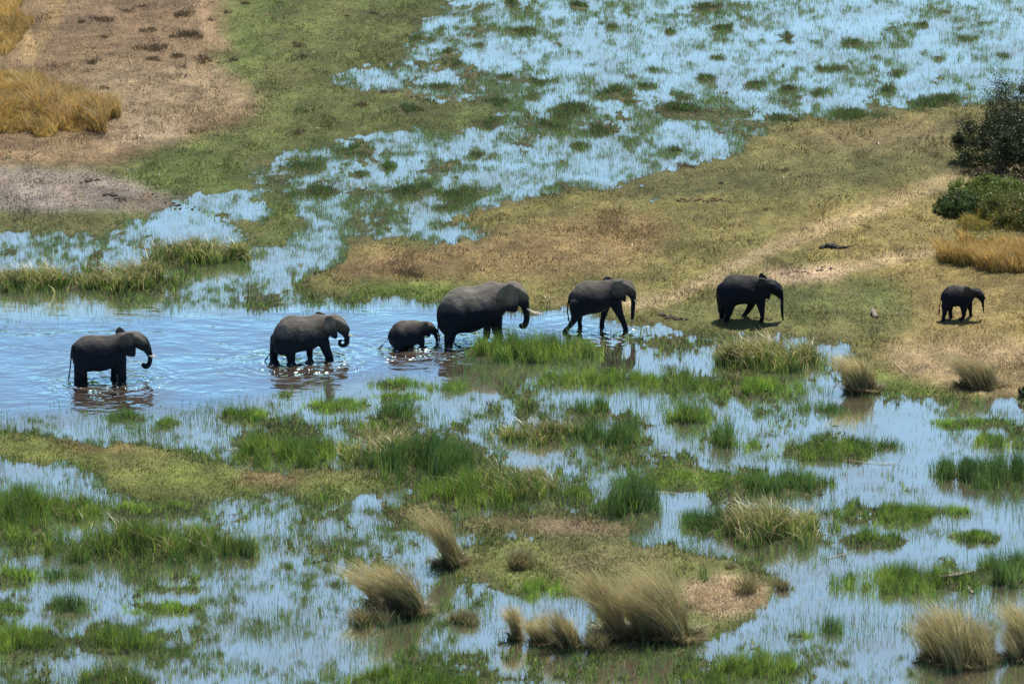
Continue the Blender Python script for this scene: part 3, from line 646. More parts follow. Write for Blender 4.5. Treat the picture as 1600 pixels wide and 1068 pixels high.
ELE = [  # each animal's dark zone reaches up to where its flank shade begins
 dict(name='elephant', seed=1, label='leftmost elephant, deep in open water with its trunk curled under', o=(100,500), k=10.667, ground=((280,985),(900,950)), land=False, wet_shade=1.62, skin=(0.100,0.090,0.078),
  body=[(140,430,600),(165,395,720),(210,350,830),(290,300,865),(370,262,862),(500,245,852),(620,258,848),(760,258,812),(860,235,770),(950,205,700),(1020,190,620),(1080,185,560)],
  head=[(1060,310,130),(1190,320,142),(1290,370,128),(1345,440,98)], trunk=[(1345,420,100),(1390,490,72),(1425,580,48),(1428,670,43),(1400,750,42),(1345,780,38),(1305,745,32),(1330,715,24)],
  legs=[(True,True,[(275,640,130),(250,800,98),(225,985,74)]),(False,True,[(330,640,130),(330,800,92),(345,975,66)]),(True,False,[(930,620,110),(935,780,88),(948,950,76)]),(False,False,[(900,620,100),(870,800,68),(845,940,60)])],
  ear=[(1050,200),(1120,195),(1160,260),(1185,420),(1178,590),(1110,605),(1030,585),(950,500),(900,400),(895,310),(960,230)],
  far_ear=[(1050,190),(1000,140),(955,125),(900,190),(900,330),(960,480),(1060,540),(1120,400),(1110,250)], far_flare=1.1,
  tusk=[(1415,575,14),(1470,598,13),(1530,590,5)], eye=(1270,350), tail=[(148,520,20),(132,640,13),(115,780,10),(98,900,8)]),
 dict(name='elephant', seed=2, label='second elephant from the left, wading with tightly curled trunk and short pale tusk', o=(410,480), k=10.667, ground=((330,868),(960,812)), land=False, wet_shade=1.2, skin=(0.100,0.090,0.078),
  body=[(190,440,640),(215,370,740),(260,290,790),(330,205,800),(420,148,790),(520,132,765),(620,145,735),(720,150,718),(800,140,700),(880,118,660),(960,108,610),(1040,112,550),(1110,122,500)],
  head=[(1110,250,130),(1225,250,135),(1310,320,115),(1345,380,92)], trunk=[(1340,370,92),(1385,440,64),(1408,520,46),(1400,600,44),(1345,642,38),(1285,615,33),(1285,558,25),(1330,548,18)],
  legs=[(False,True,[(290,560,130),(255,720,86),(238,860,70)]),(True,True,[(370,560,140),(425,720,92),(440,875,68)]),(False,False,[(850,540,100),(830,700,68),(820,835,58)]),(True,False,[(980,520,112),(1025,680,82),(1075,800,70)])],
  ear=[(1000,150),(1090,130),(1165,190),(1200,320),(1225,430),(1220,495),(1180,525),(1110,490),(1010,420),(965,330),(970,230)],
  far_ear=[(1080,110),(1030,85),(960,90),(950,200),(1010,350),(1100,400),(1140,300),(1130,180)], far_flare=.9,
  tusk=[(1420,452,13),(1460,468,12),(1515,480,4)], eye=(1300,265), tail=[(195,600,18),(178,680,11),(140,760,9),(95,825,8)]),
 dict(name='elephant', seed=3, label='smallest elephant, a calf in belly deep water close behind the tusked cow', o=(590,480), k=13.333, ground=((400,838),(860,778)), land=False, wet_shade=.88, skin=(0.100,0.090,0.078),
  body=[(245,540,660),(270,480,740),(310,410,830),(360,350,850),(430,305,850),(520,275,850),(620,272,830),(720,272,800),(800,268,760),(870,270,690),(940,280,630)],
  head=[(940,400,120),(1040,405,122),(1110,450,105),(1150,500,76)], trunk=[(1150,480,76),(1200,560,48),(1226,640,38),(1238,720,33),(1245,800,28)],
  legs=[(True,True,[(370,660,130),(370,760,104),(372,840,88)]),(False,True,[(540,680,110),(545,760,90),(545,820,78)]),(True,False,[(850,600,95),(862,700,70),(872,790,58)]),(False,False,[(800,600,90),(770,700,56),(745,770,46)])],
  ear=[(890,315),(960,305),(1020,390),(1065,480),(1055,600),(990,612),(920,575),(878,470),(868,380)], eye=(1100,410), tail=[(248,600,15),(228,650,9),(170,715,7),(110,780,6)]),
 dict(name='elephant', seed=4, label='largest elephant, a cow with one long curved white tusk and broad ear', o=(670,430), k=8.889, ground=((290,935),(890,868)), land=False, wet_shade=1.62, skin=(0.125,0.113,0.098),
  body=[(138,450,610),(160,385,760),(215,300,840),(300,230,835),(400,178,806),(500,158,800),(600,165,785),(700,140,735),(780,110,715),(850,88,690),(920,85,650),(1000,95,570),(1060,110,500)],
  head=[(1060,250,135),(1165,205,132),(1230,270,132),(1290,350,100)], trunk=[(1290,330,100),(1335,430,64),(1355,520,50),(1360,610,45),(1335,690,44),(1290,705,42),(1275,685,30)],
  legs=[(True,True,[(280,600,150),(240,790,88),(212,975,52)]),(False,True,[(370,640,130),(375,800,70),(345,930,45)]),(True,False,[(880,520,115),(890,690,78),(915,800,62),(905,880,58)]),(False,False,[(850,560,100),(865,740,66),(855,870,50)])],
  ear=[(1060,108),(1140,140),(1190,240),(1205,370),(1198,480),(1140,512),(1050,498),(960,482),(890,420),(858,330),(868,230),(950,145)],
  far_ear=[(1060,120),(1000,95),(930,110),(880,190),(900,330),(990,420),(1090,400),(1130,250)], far_flare=.8,
  tusk=[(1345,445,16),(1410,495,14),(1480,520,11),(1560,512,4)], eye=(1225,250), tail=[(145,540,20),(140,640,13),(130,750,10),(146,860,9)]),
 dict(name='elephant', seed=5, label='elephant striding out of the shallows just ahead of the tusked cow', o=(860,420), k=10.667, ground=((370,1015),(1050,985)), land=True, wet_shade=1.62, skin=(0.095,0.086,0.074),
  body=[(308,440,540),(335,390,720),(370,345,800),(430,290,820),(500,238,800),(580,208,772),(680,205,748),(780,212,738),(860,202,710),(940,188,670),(1020,168,620),(1090,160,560)],
  head=[(1120,290,125),(1230,290,122),(1300,330,108),(1340,400,88)], trunk=[(1335,390,88),(1375,470,56),(1383,560,42),(1374,670,36),(1370,770,32),(1362,835,28)],
  legs=[(True,True,[(420,580,150),(385,780,72),(290,920,44),(225,1020,48)]),(False,True,[(500,600,140),(512,780,66),(508,920,42),(515,1015,44)]),(False,False,[(960,560,105),(925,740,64),(892,880,46),(882,990,46)]),(True,False,[(1060,520,115),(1120,690,72),(1190,840,48),(1228,975,46)])],
  ear=[(1060,200),(1150,190),(1220,280),(1248,400),(1238,545),(1160,522),(1060,480),(985,400),(965,300),(1000,230)],
  far_ear=[(1060,160),(1010,142),(945,142),(905,190),(930,330),(1010,420),(1110,420),(1150,280)], far_flare=1.1,
  tusk=[(1395,500,12),(1415,540,10),(1442,580,4)], eye=(1300,300), tail=[(322,470,18),(292,590,12),(285,710,10),(298,800,9)]),
 dict(name='elephant', seed=6, label='dark elephant on green turf lowering its straight trunk tip to the ground', o=(1100,420), k=10.667, ground=((330,885),(880,885)), land=True, wet_shade=1.8, skin=(0.085,0.077,0.066),
  body=[(215,310,400),(240,280,560),(280,245,680),(330,195,690),(400,140,670),(500,112,645),(600,122,618),(700,134,608),(800,143,605),(880,152,580),(960,165,530),(1040,185,490)],
  head=[(1020,310,125),(1120,315,125),(1200,375,108),(1240,430,78)], trunk=[(1230,410,84),(1278,500,48),(1292,600,36),(1300,700,31),(1306,800,25),(1325,900,17)],
  legs=[(False,True,[(320,540,110),(312,720,62),(300,880,46)]),(True,True,[(410,540,130),(405,700,68),(370,820,46),(362,885,46)]),(False,False,[(820,520,105),(770,690,60),(695,810,40),(655,890,38)]),(True,False,[(930,500,100),(952,680,54),(965,800,40),(948,885,42)])],
  ear=[(900,175),(990,180),(1070,260),(1102,380),(1090,525),(1020,512),(930,480),(868,390),(848,280)],
  far_ear=[(1060,185),(1000,125),(940,102),(910,170),(900,300),(960,420),(1060,420),(1110,300)], far_flare=1.2,
  tusk=[(1250,520,11),(1262,565,10),(1278,615,4)], eye=(1190,320), tail=[(225,340,17),(208,450,11),(222,580,9),(234,660,8)]),
 dict(name='elephant', seed=7, label='rightmost elephant, a small one on dry grass with one forefoot lifted', o=(1450,435), k=13.35, ground=((360,905),(890,895)), land=True, wet_shade=1.32, skin=(0.070,0.063,0.055), lift=(True,False),
  body=[(255,340,440),(280,300,560),(320,255,650),(380,205,660),(440,172,640),(520,165,612),(600,178,604),(700,195,604),(780,205,590),(860,218,560),(930,228,500)],
  head=[(930,330,110),(1010,325,112),(1070,375,96),(1105,440,66)], trunk=[(1095,420,74),(1130,500,40),(1146,600,28),(1150,690,22),(1138,745,15)],
  legs=[(True,True,[(345,560,105),(318,720,52),(292,900,44)]),(False,True,[(470,560,100),(475,740,46),(488,890,46)]),(True,False,[(730,540,100),(728,720,54),(716,815,42),(625,850,38)]),(False,False,[(860,540,88),(895,730,44),(912,880,38)])],
  ear=[(760,175),(850,215),(925,290),(940,380),(915,455),(850,480),(770,430),(705,320),(690,240)],
  eye=(1060,330), tail=[(268,400,14),(245,520,9),(232,620,7),(228,670,6)]),
]
for E in ELE: elephant(E)

# ------------------------------------------------------------------ vegetation
G_D = [(.030,.070,.016),(.040,.085,.018),(.055,.105,.022),(.028,.060,.022)]
G_M = [(.062,.112,.014),(.085,.140,.018),(.048,.090,.014),(.11,.150,.024)]
G_B = [(.085,.165,.018),(.105,.185,.022),(.07,.135,.018),(.12,.17,.035)]
ST_ = [(.42,.33,.18),(.36,.27,.14),(.50,.41,.25),(.30,.22,.11)]
BRN = [(.17,.12,.065),(.13,.09,.05),(.22,.155,.085),(.10,.08,.04)]
BR_ = 1.62
for q_ in (ST_, BRN):
    for i_ in range(len(q_)): q_[i_] = tuple(c_ * .74 for c_ in q_[i_])
for q_ in (G_D, G_M, G_B):
    for i_ in range(len(q_)): q_[i_] = tuple(c_ * BR_ for c_ in q_[i_])
TUS = [(.17,.16,.07),(.22,.20,.095),(.30,.26,.14),(.11,.115,.05),(.20,.17,.08)]
DENS = 1.25
STB = [(.42,.34,.17),(.36,.28,.13),(.48,.38,.2)]
def clump(u, v, a, b, hp, style, lean, label):
    k = ppm(v); x0, y0 = P(u, v); rx = a / k; ry = b / (k * ST); h0 = hp / k / CT
    root_z = max(0, float(hfield(np.array([float(x0)]), np.array([float(y0)]))[0][0]))
    area = math.pi * rx * ry; parts = []
    nt_ = int(5 + area * 1.6); th_ = RNG.uniform(0, 2 * math.pi, nt_); r_ = RNG.random(nt_) ** .5 * 1.05
    TUFT = np.stack([rx * r_ * np.cos(th_), ry * r_ * np.sin(th_), RNG.uniform(.08, .28, nt_)], 1)
    def pts(n, edge=.5, jag=.45):
        th = RNG.uniform(0, 2 * math.pi, n); r = RNG.random(n) ** edge * 1.35
        jg = 1 + jag * (fbm(np.cos(th) * 2 + u, np.sin(th) * 2 + v, 4, 3) - .5) * 2
        x = rx * r * np.cos(th) * jg; y = ry * r * np.sin(th) * jg
        m_ = RNG.random(n) < .6; ix = TUFT[RNG.integers(0, len(TUFT), n)]
        sp = RNG.normal(0, 1, (n, 2)) * (ix[:, 2:3] * np.array([[1.0, 1.0]]))
        x = np.where(m_, ix[:, 0] + sp[:, 0], x); y = np.where(m_, ix[:, 1] + sp[:, 1], y)
        r = np.hypot(x / rx, y / ry)
        g_ = fbm((x + float(x0)) * 2.1, (y + float(y0)) * 1.3, 31, 3)
        kp = RNG.random(n) < np.clip(1.3 - r * 1.1 + (g_ - .5) * 3.6, .03, 1)
        x = x[kp]; y = y[kp]; r = r[kp]
        z = hfield(x + float(x0), y + float(y0))[0]
        return np.stack([x, y, np.maximum(z - .03, -.06) - root_z], 1), r
    def add(n, cols, hh, wd, leanb, spread, tip=None, droop=0, seg=2, edge=.5, jit=.4):
        n = int(min(n * DENS, 14000)); B, r = pts(int(n * 1.8), edge); n = len(B)
        hc = fbm((B[:, 0] + float(x0)) * 1.3, (B[:, 1] + float(y0)) * 1.3, 44, 3)
        H_ = hh * RNG.uniform(1 - jit, 1.1, n) * (.55 + .9 * hc) * (1.05 - .22 * r ** 2)
        lx = leanb + RNG.normal(0, spread, n); ly = RNG.normal(0, spread, n)
        tn = fbm((B[:, 0] + float(x0)) * 1.6, (B[:, 1] + float(y0)) * 1.2, 66, 3)[:, None]
        c_ = rc(cols, n, .4) * (.45 + 1.15 * tn) * np.array([1, 1, 1]) + np.clip(tn - .5, 0, 1) * np.array([.14, .10, 0]); t_ = rc(tip, n) if tip else None
        parts.append(blades(B, H_, lx, ly, wd * RNG.uniform(.6, 1.3, n), c_, t_, seg, droop))
    wpx = 1.0 / k
    if style == 'rush':
        add(area * 170 + 60, G_D, h0, .55 * wpx + .008, lean, .16); add(area * 130, G_M, h0 * .45, .7 * wpx, 0, .35); add(area * 14, ST_, h0 * .7, .6 * wpx, lean, .4)
    elif style == 'rushy':
        add(area * 150 + 60, G_M, h0 * .85, .8 * wpx, lean, .25); add(area * 60, G_D, h0 * 1.05, .6 * wpx, lean, .18); add(area * 130, G_B, h0 * .4, .8 * wpx, 0, .4); add(area * 20, BRN + ST_, h0 * .75, .7 * wpx, lean, .45, droop=.3, seg=3)
    elif style == 'bright':
        add(area * 190 + 50, G_B, h0 * .8, .8 * wpx, lean, .3); add(area * 70, G_M, h0, .6 * wpx, lean, .2)
    elif style == 'low':
        add(area * 230, G_B + [(.14,.15,.035)], h0, .9 * wpx, 0, .5)
    elif style == 'mixed':
        add(area * 170, G_M, h0 * .72, .8 * wpx, 0, .22); add(area * 120, G_D, h0 * .6, .8 * wpx, 0, .2); add(area * 60 + 20, G_M, h0 * 1.0, .9 * wpx, lean, .35, tip=STB, droop=.2, seg=3); add(area * 70 + 15, STB + BRN, h0 * 1.1, .8 * wpx, lean, .5, droop=.35, seg=3)
    elif style == 'mixed2':
        add(area * 160, G_M, h0 * .72, .8 * wpx, 0, .22); add(area * 120, G_D, h0 * .62, .8 * wpx, 0, .2); add(area * 22 + 8, ST_ + BRN, h0 * .95, .9 * wpx, lean, .45, droop=.3, seg=3)
    elif style == 'dry':
        add(area * 420 + 200, BRN + TUS, h0 * .9, .7 * wpx, lean, .4, tip=TUS, droop=.15, seg=3); add(area * 100, G_M, h0 * .3, .8 * wpx, 0, .4)
    elif style == 'tussock':
        # several plumes rise from one foot, each combed over by the wind into its own arc
        npl = int(5 + area * 3.2)
        for q in range(npl):
            n = int(105 + 60 * RNG.random()); px_ = RNG.uniform(-.75, .75); py_ = RNG.uniform(-.6, .6) if q > 2 else RNG.uniform(-.2, .6)
            hq = h0 * RNG.uniform(.9, 1.5) * (1 - .3 * abs(px_)); w_ = .13 * rx + .04
            x = px_ * rx * (.62 if a < 50 else 1.0) + RNG.normal(0, w_ * .7, n); y = py_ * ry + RNG.normal(0, w_, n)
            B = np.stack([x, y, hfield(x + float(x0), y + float(y0))[0] - root_z - .03], 1)
            tt = RNG.random(n); lq = lean * RNG.uniform(.5, 1.35) + px_ * .22
            lx = lq + RNG.normal(0, .17, n) - .25 * (1 - tt) * abs(lq); ly = RNG.normal(0, .12) + RNG.normal(0, .1, n)
            shade = RNG.uniform(.6, 1.2)
            parts.append(blades(B, hq * (.35 + .65 * tt ** .6), lx, ly, .60 * wpx * RNG.uniform(.6, 1.2, n), rc([(.11,.11,.04),(.15,.12,.055),(.07,.09,.03)], n) * shade, rc([(.52,.41,.20),(.58,.47,.26),(.42,.34,.15),(.32,.30,.12)], n) * shade, 4, .04 + .16 * RNG.random()))
        n2 = int(150 + area * 160); a2 = RNG.uniform(0, 2 * math.pi, n2)       # dead skirt at the foot
        x = rx * .9 * np.cos(a2) * RNG.random(n2) ** .3; y = ry * .7 * np.sin(a2) * RNG.random(n2) ** .3
        B = np.stack([x, y, hfield(x + float(x0), y + float(y0))[0] - root_z - .02], 1)
        parts.append(blades(B, h0 * .3 * RNG.uniform(.4, 1.2, n2), np.cos(a2) * .9, np.sin(a2) * .9, .8 * wpx * np.ones(n2), rc(BRN, n2), rc(BRN + TUS, n2), 3, .5))
    V_, lo, sz, cc = join(parts)
    nm = {'tussock': 'grass_tussock', 'dry': 'dry_grass_tuft', 'mixed': 'reed_clump', 'mixed2': 'reed_clump', 'low': 'moss_patch', 'bright': 'grass_patch'}.get(style, 'rush_clump')
    o = mesh_np(nm, V_, lo, sz, M_BLADE, cc)
    o.location = (float(x0), float(y0), root_z)
    return tag(o, label, {'tussock': 'grass tussock', 'dry': 'grass tuft', 'low': 'moss', 'bright': 'grass patch'}.get(style, 'reeds'))
for c_ in CL: clump(*c_)

# tall ochre grass stands on dry land
OCH = [(.42,.23,.05),(.48,.31,.08),(.30,.19,.05),(.46,.37,.17)]; OLG = [(.14,.15,.02),(.09,.12,.015),(.20,.18,.03)]
def stand(poly, hp, n, cols, tips, label, name='tall_grass_stand', hump=1.0):
    us = [p[0] for p in poly]; vs = [p[1] for p in poly]
    u = RNG.uniform(min(us), max(us), n * 2); v = RNG.uniform(min(vs), max(vs), n * 2)
    jx = (fbm(u * .03, v * .06, 77, 4) - .5); m = inpoly(poly, u + jx * 70, v + jx * 40); u = u[m][:n]; v = v[m][:n]; x, y = P(u, v); n = len(u)
    cu, cv = np.mean(us), max(vs); x0, y0 = (float(q_) for q_ in P(cu, cv)); k = ppm(cv)
    f1 = fbm(x * .5, y * .35, 50, 4); f2 = fbm(x * 1.6, y * 1.0, 55, 3)
    H_ = hp / k * RNG.uniform(.4, 1.1, n) * np.clip(.1 + 3.0 * (f1 - .3), .15, 1.3) * (.4 + 1.1 * f2)
    z = hfield(x, y)[0]
    B = np.stack([x - x0, y - y0, z - .02], 1); mixc = (f1 + RNG.normal(0, .12, n) > .60)[:, None]
    tv = (.5 + 1.1 * fbm(x * 1.1, y * .7, 58, 3))[:, None]
    co = np.where(mixc, rc(cols, n), rc(OLG + cols, n)); ti = np.where(mixc, rc(tips, n), rc(cols, n)); co = co * tv; ti = ti * tv
    o = mesh_np(name, *blades(B, H_, RNG.normal(-.1, .28, n), RNG.normal(0, .28, n), (.75 / k) * RNG.uniform(.6, 1.3, n), co, ti, 3, .2)[:3], M_BLADE, None)
    cc = np.ones((len(o.data.vertices), 4), np.float32)
    t = np.array([0, 0, 1/3, 1/3, 2/3, 2/3, 1.0]); cc[:, :3] = (co[:, None] * (1 - t)[None, :, None] + ti[:, None] * t[None, :, None]).reshape(-1, 3)
    a = o.data.color_attributes.new('Col', 'FLOAT_COLOR', 'POINT'); a.data.foreach_set('color', cc.ravel())
    o.location = (x0, y0, 0); return tag(o, label, 'tall grass')
stand([(-60,130),(30,125),(110,150),(170,170),(192,188),(170,205),(110,214),(0,218),(-60,218)], 48, 30000, OCH, OCH + ST_, 'golden tall grass stand at the left edge, above the grey mud')
stand([(-60,-20),(60,-30),(50,40),(25,80),(-60,95)], 30, 9000, OCH, OCH, 'ochre grass in the top left corner')
stand([(1455,398),(1500,380),(1680,375),(1680,435),(1560,432),(1480,418)], 50, 20000, OCH, OCH + ST_, 'golden tall grass stand at the right edge, above the rightmost elephant')
stand([(1490,352),(1530,340),(1600,350),(1590,372),(1500,366)], 34, 7000, [(.25,.20,.04),(.2,.17,.04)], OCH, 'low yellow grass hummock between the shrubs and the golden stand at the right')
stand([(1480,588),(1560,570),(1680,575),(1680,612),(1580,612)], 12, 3000, ST_, ST_, 'trampled pale straw around the dark grass dome')
stand([(1075,915),(1130,902),(1200,915),(1190,955),(1120,968),(1080,950)], 9, 2600, [(.40,.29,.17),(.30,.22,.12)], ST_, 'pinkish straw litter on the bottom island', 'straw_litter')

# emergent stems over the shallows and short turf on the land
def scatter(n):
    u = RNG.uniform(-40, 1640, n); v = RNG.uniform(-40, 1100, n)   # even per picture area ~ denser where near
    x, y = P(u, v); return u, v, x, y
def stuff(name, label, V_, lo, sz, cc):
    o = mesh_np(name, V_, lo, sz, M_BLADE, cc); return tag(o, label, kind='stuff')
DN = np.full(gu.shape, .35)
for p, a in (([(400,-60),(1680,-60),(1680,190),(1150,250),(860,310),(640,400),(480,450),(380,440),(400,300),(640,200),(760,100)], .85),
             ([(-80,366),(560,366),(470,470),(-80,500)], .8), (CHAN, .0), ([(-80,640),(400,640),(600,740),(-80,680)], .5),
             ([(-80,760),(700,760),(700,1128),(-80,1128)], .7), ([(1320,630),(1600,640),(1600,860),(1230,960),(1000,800)], .28),
             ([(1200,960),(1600,960),(1600,1128),(1200,1128)], .5), ([(700,560),(1300,560),(1300,700),(700,760)], .5)):
    DN[inpoly(p)] = a
for p, a in POOLS: DN[inpoly(p)] = min(a + .06, .15)
DN = blur(DN, 14, 6)
u, v, x, y = scatter(4200000); z, h = hfield(x, y, u, v)
nz = fbm(x * .8, y * .45, 80, 4); nz2 = fbm(x * 2.6, y * 1.7, 85, 3)
pr = sample(DN, u, v) * np.clip((nz - .34) * 3.2, .14, 1) * np.clip((nz2 - .3) * 2.8, .12, 1.2) * (np.clip(1 + h * 2.2, .25, 1) + np.where(v < 480, 1.3, .6) * np.exp(-((h + .03) / .08) ** 2)) * np.where(v < 480, 2.1, .95)
kp = (RNG.random(len(u)) < pr) & (h < .04); u, v, x, y, z, h = (q_[kp] for q_ in (u, v, x, y, z, h)); n = len(u)
k_ = FPX / ((y - CAMP[1]) * CT + CAMP[2] * ST)
hh = np.where(v < 480, .8, 1.0) * (.08 + .17 * RNG.random(n) ** 1.6) * (.7 + .8 * fbm(x * .4, y * .3, 90, 3)) * np.where(v < 480, 1.15, 1.0)
B = np.stack([x, y, np.full(n, -.02)], 1)
cols = np.where((RNG.random(n) < .14)[:, None], rc(BRN + ST_, n), rc(G_D + G_M[:2] + [(.10,.13,.08),(.08,.11,.065),(.05,.07,.04)], n))
stuff('marsh_grass', 'thin green stems standing in the flood water', *blades(B, hh, RNG.normal(0, .14, n), RNG.normal(0, .14, n), np.where(v < 480, .66, 1.0) / k_ * RNG.uniform(.45, 1.0, n), cols, None, 1))
print('stems', n)
# taller scattered rushes in loose groups
u, v, x, y = scatter(90000); z, h = hfield(x, y, u, v)
nz = fbm(x * .5, y * .4, 101, 4); kp = (nz > .60) & (sample(DN, u, v) > .2) & (h < .1) & (v > 560) & (RNG.random(len(u)) < .8)
u, v, x, y = (q_[kp] for q_ in (u, v, x, y)); n = len(u); k_ = FPX / ((y - CAMP[1]) * CT + CAMP[2] * ST)
B = np.stack([x, y, np.full(n, -.02)], 1)
stuff('loose_rushes', 'loose dark rushes between the clumps', *blades(B, RNG.uniform(.2, .75, n), RNG.normal(0, .2, n), RNG.normal(0, .2, n), .6 / k_, rc(G_D + [(.09,.10,.05)], n), None, 2))
print('rushes', n)
# turf
u, v, x, y = scatter(1100000); z, h = hfield(x, y, u, v)
kp = h > .0; u, v, x, y, z, h = (q_[kp] for q_ in (u, v, x, y, z, h)); n = len(u)
gc = sample(C, u, v); lum = gc.sum(1); k_ = FPX / ((y - CAMP[1]) * CT + CAMP[2] * ST)
greenness = np.clip((gc[:, 1] / (gc[:, 0] + 1e-4) - .8) * 2.2, 0, 1)
pr = np.clip(.25 + .75 * fbm(x * 1.2, y * .8, 110, 4) * 1.5 - .45, .1, 1)
kp = RNG.random(n) < pr; u, v, x, y, z, h, gc, k_, greenness = (q_[kp] for q_ in (u, v, x, y, z, h, gc, k_, greenness)); n = len(u)
rough = fbm(x * .7, y * .5, 120, 4)
shore = np.clip(1 - h / .25, 0, 1)
hh = 1.25 * (.03 + .05 * RNG.random(n) + .09 * np.clip((rough - .5) * 4, 0, 1)) 
marsh = np.clip(1.4 - sample(L, u, v) * 1.6, 0, 1) * (v > 400)
hh = hh + marsh * (.08 + .22 * RNG.random(n) ** 1.5)
cols = gc * 1.3 * (1 + RNG.uniform(-.7, .6, (n, 1))) * (.55 + .9 * fbm(x * 2.5, y * 1.6, 140, 3))[:, None] * (1 + RNG.uniform(-.12, .12, (n, 3)))
st = (RNG.random(n) < .06)[:, None]; cols = np.where(st, rc(ST_, n) * .9, cols)
sg = (RNG.random(n) < .5 * np.maximum(shore * greenness, marsh))[:, None]; cols = np.where(sg, rc(G_B, n), cols)
B = np.stack([x, y, z - .01], 1)
stuff('turf_grass', 'short grazed turf and dry grass', *blades(B, hh, RNG.normal(0, .5, n) * (1 - .6 * marsh), RNG.normal(0, .5, n) * (1 - .6 * marsh), 1.5 / k_ * RNG.uniform(.5, 1.2, n), cols, None, 1))
print('turf', n)

# low dry tufts standing on the upper left plain and the eastern bank (counted, each its own)
def drytuft(u, v, a, hp, cols, label, grp):
    k = ppm(v); x0, y0 = (float(q_) for q_ in P(u, v)); z0 = float(hfield(np.array([x0]), np.array([y0]))[0][0]); n = int(50 + a * a * .8)
    lk = RNG.normal(0, .45, (7, 2)); li = RNG.integers(0, 7, n); r = RNG.random(n); x = a / k * (lk[li, 0] + RNG.normal(0, .28, n)); y = a * 1.3 / k * (lk[li, 1] + RNG.normal(0, .28, n))
    B = np.stack([x, y, np.full(n, -.02)], 1)
    V_, lo, sz, cc = blades(B, hp / k * RNG.uniform(.5, 1.2, n) * (1.1 - .6 * r), x * k / a * .5 + RNG.normal(0, .2, n), RNG.normal(0, .3, n), 1.0 / k * np.ones(n), rc(cols, n), None, 2)
    o = mesh_np('dry_grass_tuft', V_, lo, sz, M_BLADE, cc); o.location = (x0, y0, z0)
    return tag(o, label, 'grass tuft', grp)
def where_(u, v):
    a = 'left' if u < 560 else 'near left' if u < 800 else 'middle' if u < 1050 else 'near right' if u < 1300 else 'right'
    return ('top' if v < 75 else 'upper' if v < 150 else 'lower') + ' ' + a + ' part'
DT = [(285,27,17,8),(296,58,18,10),(283,62,14,8),(243,96,14,6),(240,78,20,8),(312,98,14,7),(287,108,9,5),(280,90,12,6),(202,20,10,5),(160,32,16,6),(128,35,10,5),(330,34,9,6),(356,22,6,5),(310,208,16,6),(215,222,14,4),(150,100,14,5),(222,12,9,4),
      (604,143,13,7),(562,168,11,7),(467,210,10,6),(365,98,9,6),(474,92,9,6),(580,24,8,4),(545,28,6,3),(470,75,11,6),(385,8,10,4),(235,135,8,4),(160,140,10,5),(235,50,14,5),(170,60,12,5)]
for (u, v, a, hp) in DT:
    drytuft(u, v, a, hp, BRN + [(.09,.075,.045)], ('big' if a > 14 else 'middling' if a > 9 else 'tiny') + ' brown grass tuft on the ' + ('turf' if u > 360 else 'brown plain') + (' near the top edge' if v < 45 else ' midway down' if v < 115 else ' towards the grey mud'), 'brown tufts dotted over the upper left plain')
for (u, v, a, b) in ISLETS:
    if v < 330: drytuft(u, v + 1, a * .8, 6 + b, G_D + BRN[:2] + [(.07,.085,.03)], ('broad' if a > 24 else 'middling' if a > 15 else 'tiny') + ' sedge islet in the ' + where_(u, v) + ' of the far flooded meadow', 'dark sedge islets in the far flooded meadow')
for (u, v, a, hp) in [(1075,262,14,6),(1230,268,16,5),(1195,330,6,4),(640,432,24,10),(1360,360,14,5)]:
    drytuft(u, v, a, hp, BRN, 'dull brown tuft on the turf of the eastern bank', 'dull tufts on the eastern bank')

